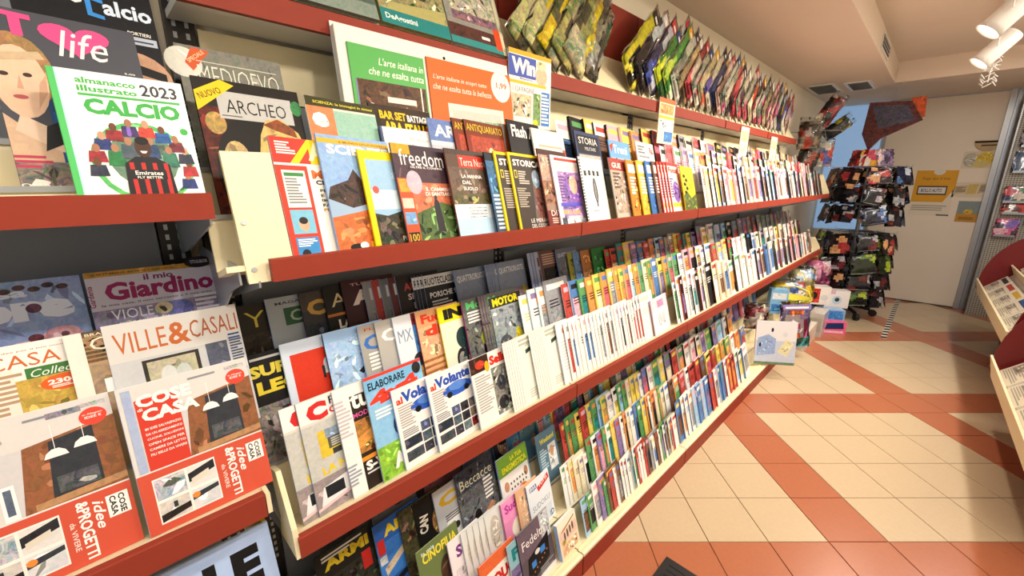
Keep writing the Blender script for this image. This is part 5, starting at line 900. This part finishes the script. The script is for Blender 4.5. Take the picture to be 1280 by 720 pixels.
for k in range(3):
    a_ = [-2.2, -1.5, -.8][k]; w = .2
    M = Matrix.Translation((SX+.24*math.cos(a_), SY+.24*math.sin(a_), 1.94)) @ Matrix.Rotation(a_+R(90), 4, 'Z') @ Matrix.Rotation(R(-14), 4, 'X') @ Matrix.Translation((-w/2, 0, 0))
    bagpack('top_packet', ['red', 'cream and pink', 'grey lilac'][k]+' packet standing on top of the spinning stand', 'packet', M, w, .2, .03, ['a8262a', 'e8d0c8', '8a7a9a'][k], [['5a1418', 'd84a3c'], ['d85a78', 'f0e8e0', 'e8b03c'], ['5a4a6a', 'c8b8d0']][k], 420+k, bag=False)
# big kite bag hung above
g = empty('kite_bag', (-.56, 7.0, 2.42)); tag(g, 'large dark kite-shaped toy bag hung over the spinning stand', 'toy bag')
m = MB(); 
def slab(pts, d0, d1, col, mo): m.prism(pts, d0, d1, axis='y', col=col, mot=mo)
slab([(-.25, .26), (.13, .24), (.26, .02), (-.08, -.16), (-.18, -.30), (-.27, -.10)], -.03, .03, '5a3030', .9); m.build('bag', PRINTB, g)
m = MB(); slab([(-.22, .22), (.10, .20), (.20, .02), (-.12, -.05)], -.034, -.03, '4a4a5c', .8); m.build('print_panel', PRINTB, g)
m = MB(); slab([(.12, .27), (.25, .28), (.27, .06), (.2, .02)], -.02, .02, 'b8522c', .9); m.build('side_flap', PRINTB, g)
m = MB(); m.tube([(0, 0, .2), (0, 0, .455)], .003, 5); m.tube([(-.18, 0, -.28), (-.18, 0, -.36)], .003, 5); m.build('string', METAL, g)

# ================================================================== DOOR NOTICES
def notice(name, lab, x0, z0, w, h, base, shapes, cat='notice', rot=0.):
    c = Cover(w, h, base, None, shapes); m = MB(); m.box(0, 0, 0, w, .002, h, base); o = m.build(name, PAPER); o.matrix_world = Matrix.Translation((x0, YE-.0525, z0)) @ Matrix.Rotation(R(rot), 4, 'Y'); tag(o, lab, cat)
    link('notice_print', c.print, o)
    if c.title: link('title', c.title, o)
notice('poster', 'yellow lottery poster with white foot taped to the door', -.30, 1.28, .42, .62, 'e9dfcf', [p_([(0, .30), (.78, .30), (1, .62), (1, 1), (0, 1)], 'e3a72e'), e_(.55, .97, .14, .07, 'e9e4da'), T('Paga qui il tuo', .18, .78, .66, .07, '6a5020', b=0), r_(.1, .46, .82, .66, '3a3c44'), r_(.13, .49, .79, .63, 'e8e4dc'), t('BOLLO AUTO', .2, .52, .5, .08, '2a3a7a', b=.02), ln(.05, .1, .9, .24, 3, 'b0a898'), r_(.7, 0, 1, .03, '4a4a4a')], 'poster')
notice('sticker', 'round grey and yellow stickers cluster on the door', .12, 1.92, .30, .22, 'e2d6bc', [e_(.28, .5, .26, .42, 'c8c4b4', .3), e_(.7, .55, .28, .4, 'e0c44c', .3), e_(.6, .25, .26, .22, 'd8c880', .2)], 'sticker')
notice('paper_notice', 'small beige paper notices fanned on the door', .10, 1.54, .36, .20, 'e2d4bf', [p_([(.02, .2), (.35, .3), (.38, .8), (.05, .75)], 'c8b898', .2), p_([(.36, .2), (.62, .25), (.66, .9), (.4, .85)], 'd8be72', .2), p_([(.66, .25), (.92, .4), (.96, .95), (.7, .85)], 'c4b090', .2), ln(.08, .35, .34, .7, 4, '8a7a60'), ln(.7, .4, .9, .8, 4, '8a7a60')], 'notice')
notice('small_poster', 'small blue and orange landscape poster low on the door', .19, 1.21, .22, .28, '8c9888', [r_(0, .45, 1, 1, '8a9a9a', .2), r_(0, 0, 1, .4, 'c8923c', .2), e_(.5, .5, .2, .12, 'd8b84c', .3), t('OPEN', .2, .12, .6, .06, '6a4a18') if False else ln(.15, .1, .85, .25, 2, '7a5a20')], 'poster')
g = empty('door_shield', (.33, YE-.052, 2.25)); tag(g, 'dark rimmed half-round shield plate high on the door', 'plate')
m = MB(); pts = [(.13*math.cos(R(a)), .11*math.sin(R(a))) for a in range(180, 361, 15)]; m.prism(pts, -.02, 0, axis='y', col='c8b088', mot=.2); m.build('plate', PAPER, g)
m = MB(); m.box(-.135, -.026, -.005, .135, 0, .018, '2a241c'); m.build('rim', PAPER, g)
m = MB(); m.box(-.07, -.0215, -.05, .07, -.02, -.03, '6a5a3c'); m.build('lettering_band', PAPER, g)

# ================================================================== RIGHT SIDE
def perf_mat():
    m = mat('perforated_metal', 'a8a69c', .5, .03); nt = m.node_tree; b = nt.nodes['Principled BSDF']
    tc = nt.nodes.new('ShaderNodeTexCoord'); mp = nt.nodes.new('ShaderNodeVectorMath'); mp.operation = 'SCALE'; mp.inputs['Scale'].default_value = 40
    fr = nt.nodes.new('ShaderNodeVectorMath'); fr.operation = 'FRACTION'; sb_ = nt.nodes.new('ShaderNodeVectorMath'); sb_.operation = 'SUBTRACT'; sb_.inputs[1].default_value = (.5, .5, .5)
    ml = nt.nodes.new('ShaderNodeVectorMath'); ml.operation = 'MULTIPLY'; ml.inputs[1].default_value = (1, 0, 1)
    le = nt.nodes.new('ShaderNodeVectorMath'); le.operation = 'LENGTH'; gt = nt.nodes.new('ShaderNodeMath'); gt.operation = 'GREATER_THAN'; gt.inputs[1].default_value = .26
    mx = nt.nodes.new('ShaderNodeMix'); mx.data_type = 'RGBA'; mx.inputs[6].default_value = lin('3a3834')+(1,); mx.inputs[7].default_value = lin('aeaca2')+(1,)
    L = nt.links; L.new(tc.outputs['Object'], mp.inputs[0]); L.new(mp.outputs[0], fr.inputs[0]); L.new(fr.outputs[0], sb_.inputs[0]); L.new(sb_.outputs[0], ml.inputs[0]); L.new(ml.outputs[0], le.inputs[0]); L.new(le.outputs['Value'], gt.inputs[0]); L.new(gt.outputs[0], mx.inputs[0]); L.new(mx.outputs[2], b.inputs['Base Color'])
    return m
PERF = perf_mat()
pb = empty('pegboard', (.52, 8.2, 0)); tag(pb, 'grey perforated metal display panel beside the door post', 'panel')
m = MB(); m.box(0, 0, .0, .9, .012, 2.75); m.build('perforated_sheet', PERF, pb)
m = MB(); m.box(-.012, -.02, 0, 0, .04, 2.75); m.build('edge_post', METAL, pb)
CM = [(.03, 1.08, .20, .22, 'd85a8a', ['e8b8c8', '2a2a3a', '8a6ac8'], 'pink comic on the lowest ledge of the perforated panel'), (.05, 1.36, .22, .13, 'c83a34', ['e8e0d8', '5a1a1c'], 'red comic under the green comic on the perforated panel'), (.03, 1.50, .24, .2, '3c8a4a', ['d8d0c8', 'c8404c', '3a3a6a'], 'green and red comic on the perforated panel'), (.26, 1.55, .2, .24, 'b84aa8', ['e89ac8', '4a3a8a'], 'magenta comic beside the green comic'), (.04, 1.86, .22, .26, '5a6a8a', ['c8ccd8', '2a2c3a'], 'blue-grey packets on the perforated panel'), (.05, 2.16, .22, .24, '4a4a5c', ['a8a8b8', '1c1c24'], 'dark packets high on the perforated panel'), (.28, 2.5, .22, .26, 'e08a3c', ['f0d8a8', '8a4a2a'], 'orange comic at the top of the perforated panel'), (.27, 1.24, .2, .26, '3a5ab0', ['c8d4ea', '1c2a5a'], 'blue comic on the perforated panel')]
for i, (x, z, w, h, c_, cs_, lab) in enumerate(CM):
    M = Matrix.Translation((.52+x, 8.135, z)) @ Matrix.Rotation(R(-12), 4, 'X')
    o = bagpack('comic', lab, 'comic', M, w, h, .012, c_, cs_, 500+i, bag=False, mot=.8)
    m = MB(); m.box(.01+x, -.075, z-.006, x+w-.01, 0, z-.002); m.box(.01+x, -.078, z-.006, x+w-.01, -.075, z+.02); m.build('ledge', METAL, pb)
# curved newspaper stand
def stand(y0, y1, dz, lab, n, seed):
    g = empty('newspaper_stand', (0, (y0+y1)/2, 0)); tag(g, lab, 'stand', None); a, b = (y0-y1)/2, (y1-y0)/2
    prof = [(.52, .48+dz), (.49, .56+dz)]+[(.95-.455*math.cos(R(q)), .60+dz+.60*math.sin(R(q))) for q in range(0, 91, 10)]+[(1.05, 1.20+dz), (1.05, 0), (.80, 0), (.74, .25)]; g.rotation_euler.z = R(1.6)
    for yy in (a, b): m = MB(); m.prism(prof, yy-.012, yy+.012); m.build('end_panel', REDD, g)
    m = MB(); m.prism([(.51, .50+dz), (.478, .66+dz), (.490, .665+dz), (.525, .51+dz)], a+.012, b-.012); m.build('front_lip', CREAM, g)
    m = MB(); m.prism([(.525, .50+dz), (.52, .515+dz), (.97, .97+dz), (.98, .95+dz)], a+.012, b-.012); m.build('tray', WHITEP, g)
    m = MB(); m.prism([(.74, .735+dz), (.70, .84+dz), (.712, .845+dz), (.752, .74+dz)], a+.012, b-.012); m.build('divider', CREAM, g)
    m = MB(); m.prism([(.53, .50+dz), (.76, .25), (.77, .25), (.55, .50+dz)], a+.012, b-.012); m.build('under_panel', REDD, g)
    m = MB(); m.box(.78, a+.012, 0, .80, b-.012, .26); m.build('kick_board', DARK, g)
    rnd = random.Random(seed); Y0 = (y0+y1)/2+a+.04; st = (y1-y0-.08)/n
    for tier, (px, pz) in enumerate(((.540, .560+dz), (.770, .795+dz))):
        for k in range(n):
            w = st*.9; h = .22 if tier == 0 else .24
            sh = [ln(.06, .05, .94, .6, 9, '9a958c'), r_(.08, .72, .92, .9, ['b03a30', '3a3a3c', '2a4a7a', 'c8a030'][(k+tier) % 4]), r_(.1, .3, .5, .6, '8a8478', .7)]
            c = Cover(round(w, 3), h, 'd9cdb9', 'cbbfa8', sh)
            o = link('newspaper', body_mesh(c.w, h, .014, c.base, c.spine, 3)); o.matrix_world = Matrix.Translation((0, (y0+y1)/2, 0)) @ Matrix.Rotation(R(1.6), 4, 'Z') @ Matrix.Translation((px, Y0+st*(k+1)-.02-(y0+y1)/2, pz)) @ Matrix.Rotation(R(46), 4, 'Y') @ Matrix.Rotation(R(-90), 4, 'Z') @ Matrix.Translation((0, -.012, .006))
            tag(o, 'folded newspaper with ' + ['red', 'black', 'blue', 'ochre'][(k+tier) % 4] + ' band in the ' + ('lower' if tier == 0 else 'upper') + ' tray of the ' + ('far' if seed == 1 else 'near') + ' curved stand', 'newspaper', 'newspapers in the curved stands')
            link('front_print', c.print, o)
stand(4.55, 6.95, .04, 'dark red curved newspaper stand between the door panel and its lower twin', 6, 1)
stand(2.9, 4.45, -.12, 'lower dark red curved newspaper stand at the near end of the pair', 4, 2)

# ================================================================== FLOOR THINGS
g = empty('hazard_tape', (-.18, 7.37, .0005)); tag(g, 'black and white striped hazard tape strip stuck to the floor', 'tape')
m = MB(); m.box(-.025, -1.12, 0, .025, 1.12, .0008, 'e8e4d8'); m.build('tape', PAPER, g)
for k in range(18):
    yy = -1.12+k*.125; m = MB(); m.face([(-.025, yy, .0012), (.025, yy+.02, .0012), (.025, yy+.082, .0012), (-.025, yy+.062, .0012)], Bk); m.build('stripe', PAPER, g)
g = empty('floor_mat', (-.2, 1.2, 0)); tag(g, 'black ribbed rubber floor mat lying at the foot of the rack', 'mat')
m = MB(); m.box(-.43, -.48, 0, .43, .488, .008); m.build('mat', DARK, g)
m = MB()
for k in range(30): m.box(-.40, -.45+k*.031, .008, .40, -.435+k*.031, .010)
m.build('rib_pattern', DARK, g)
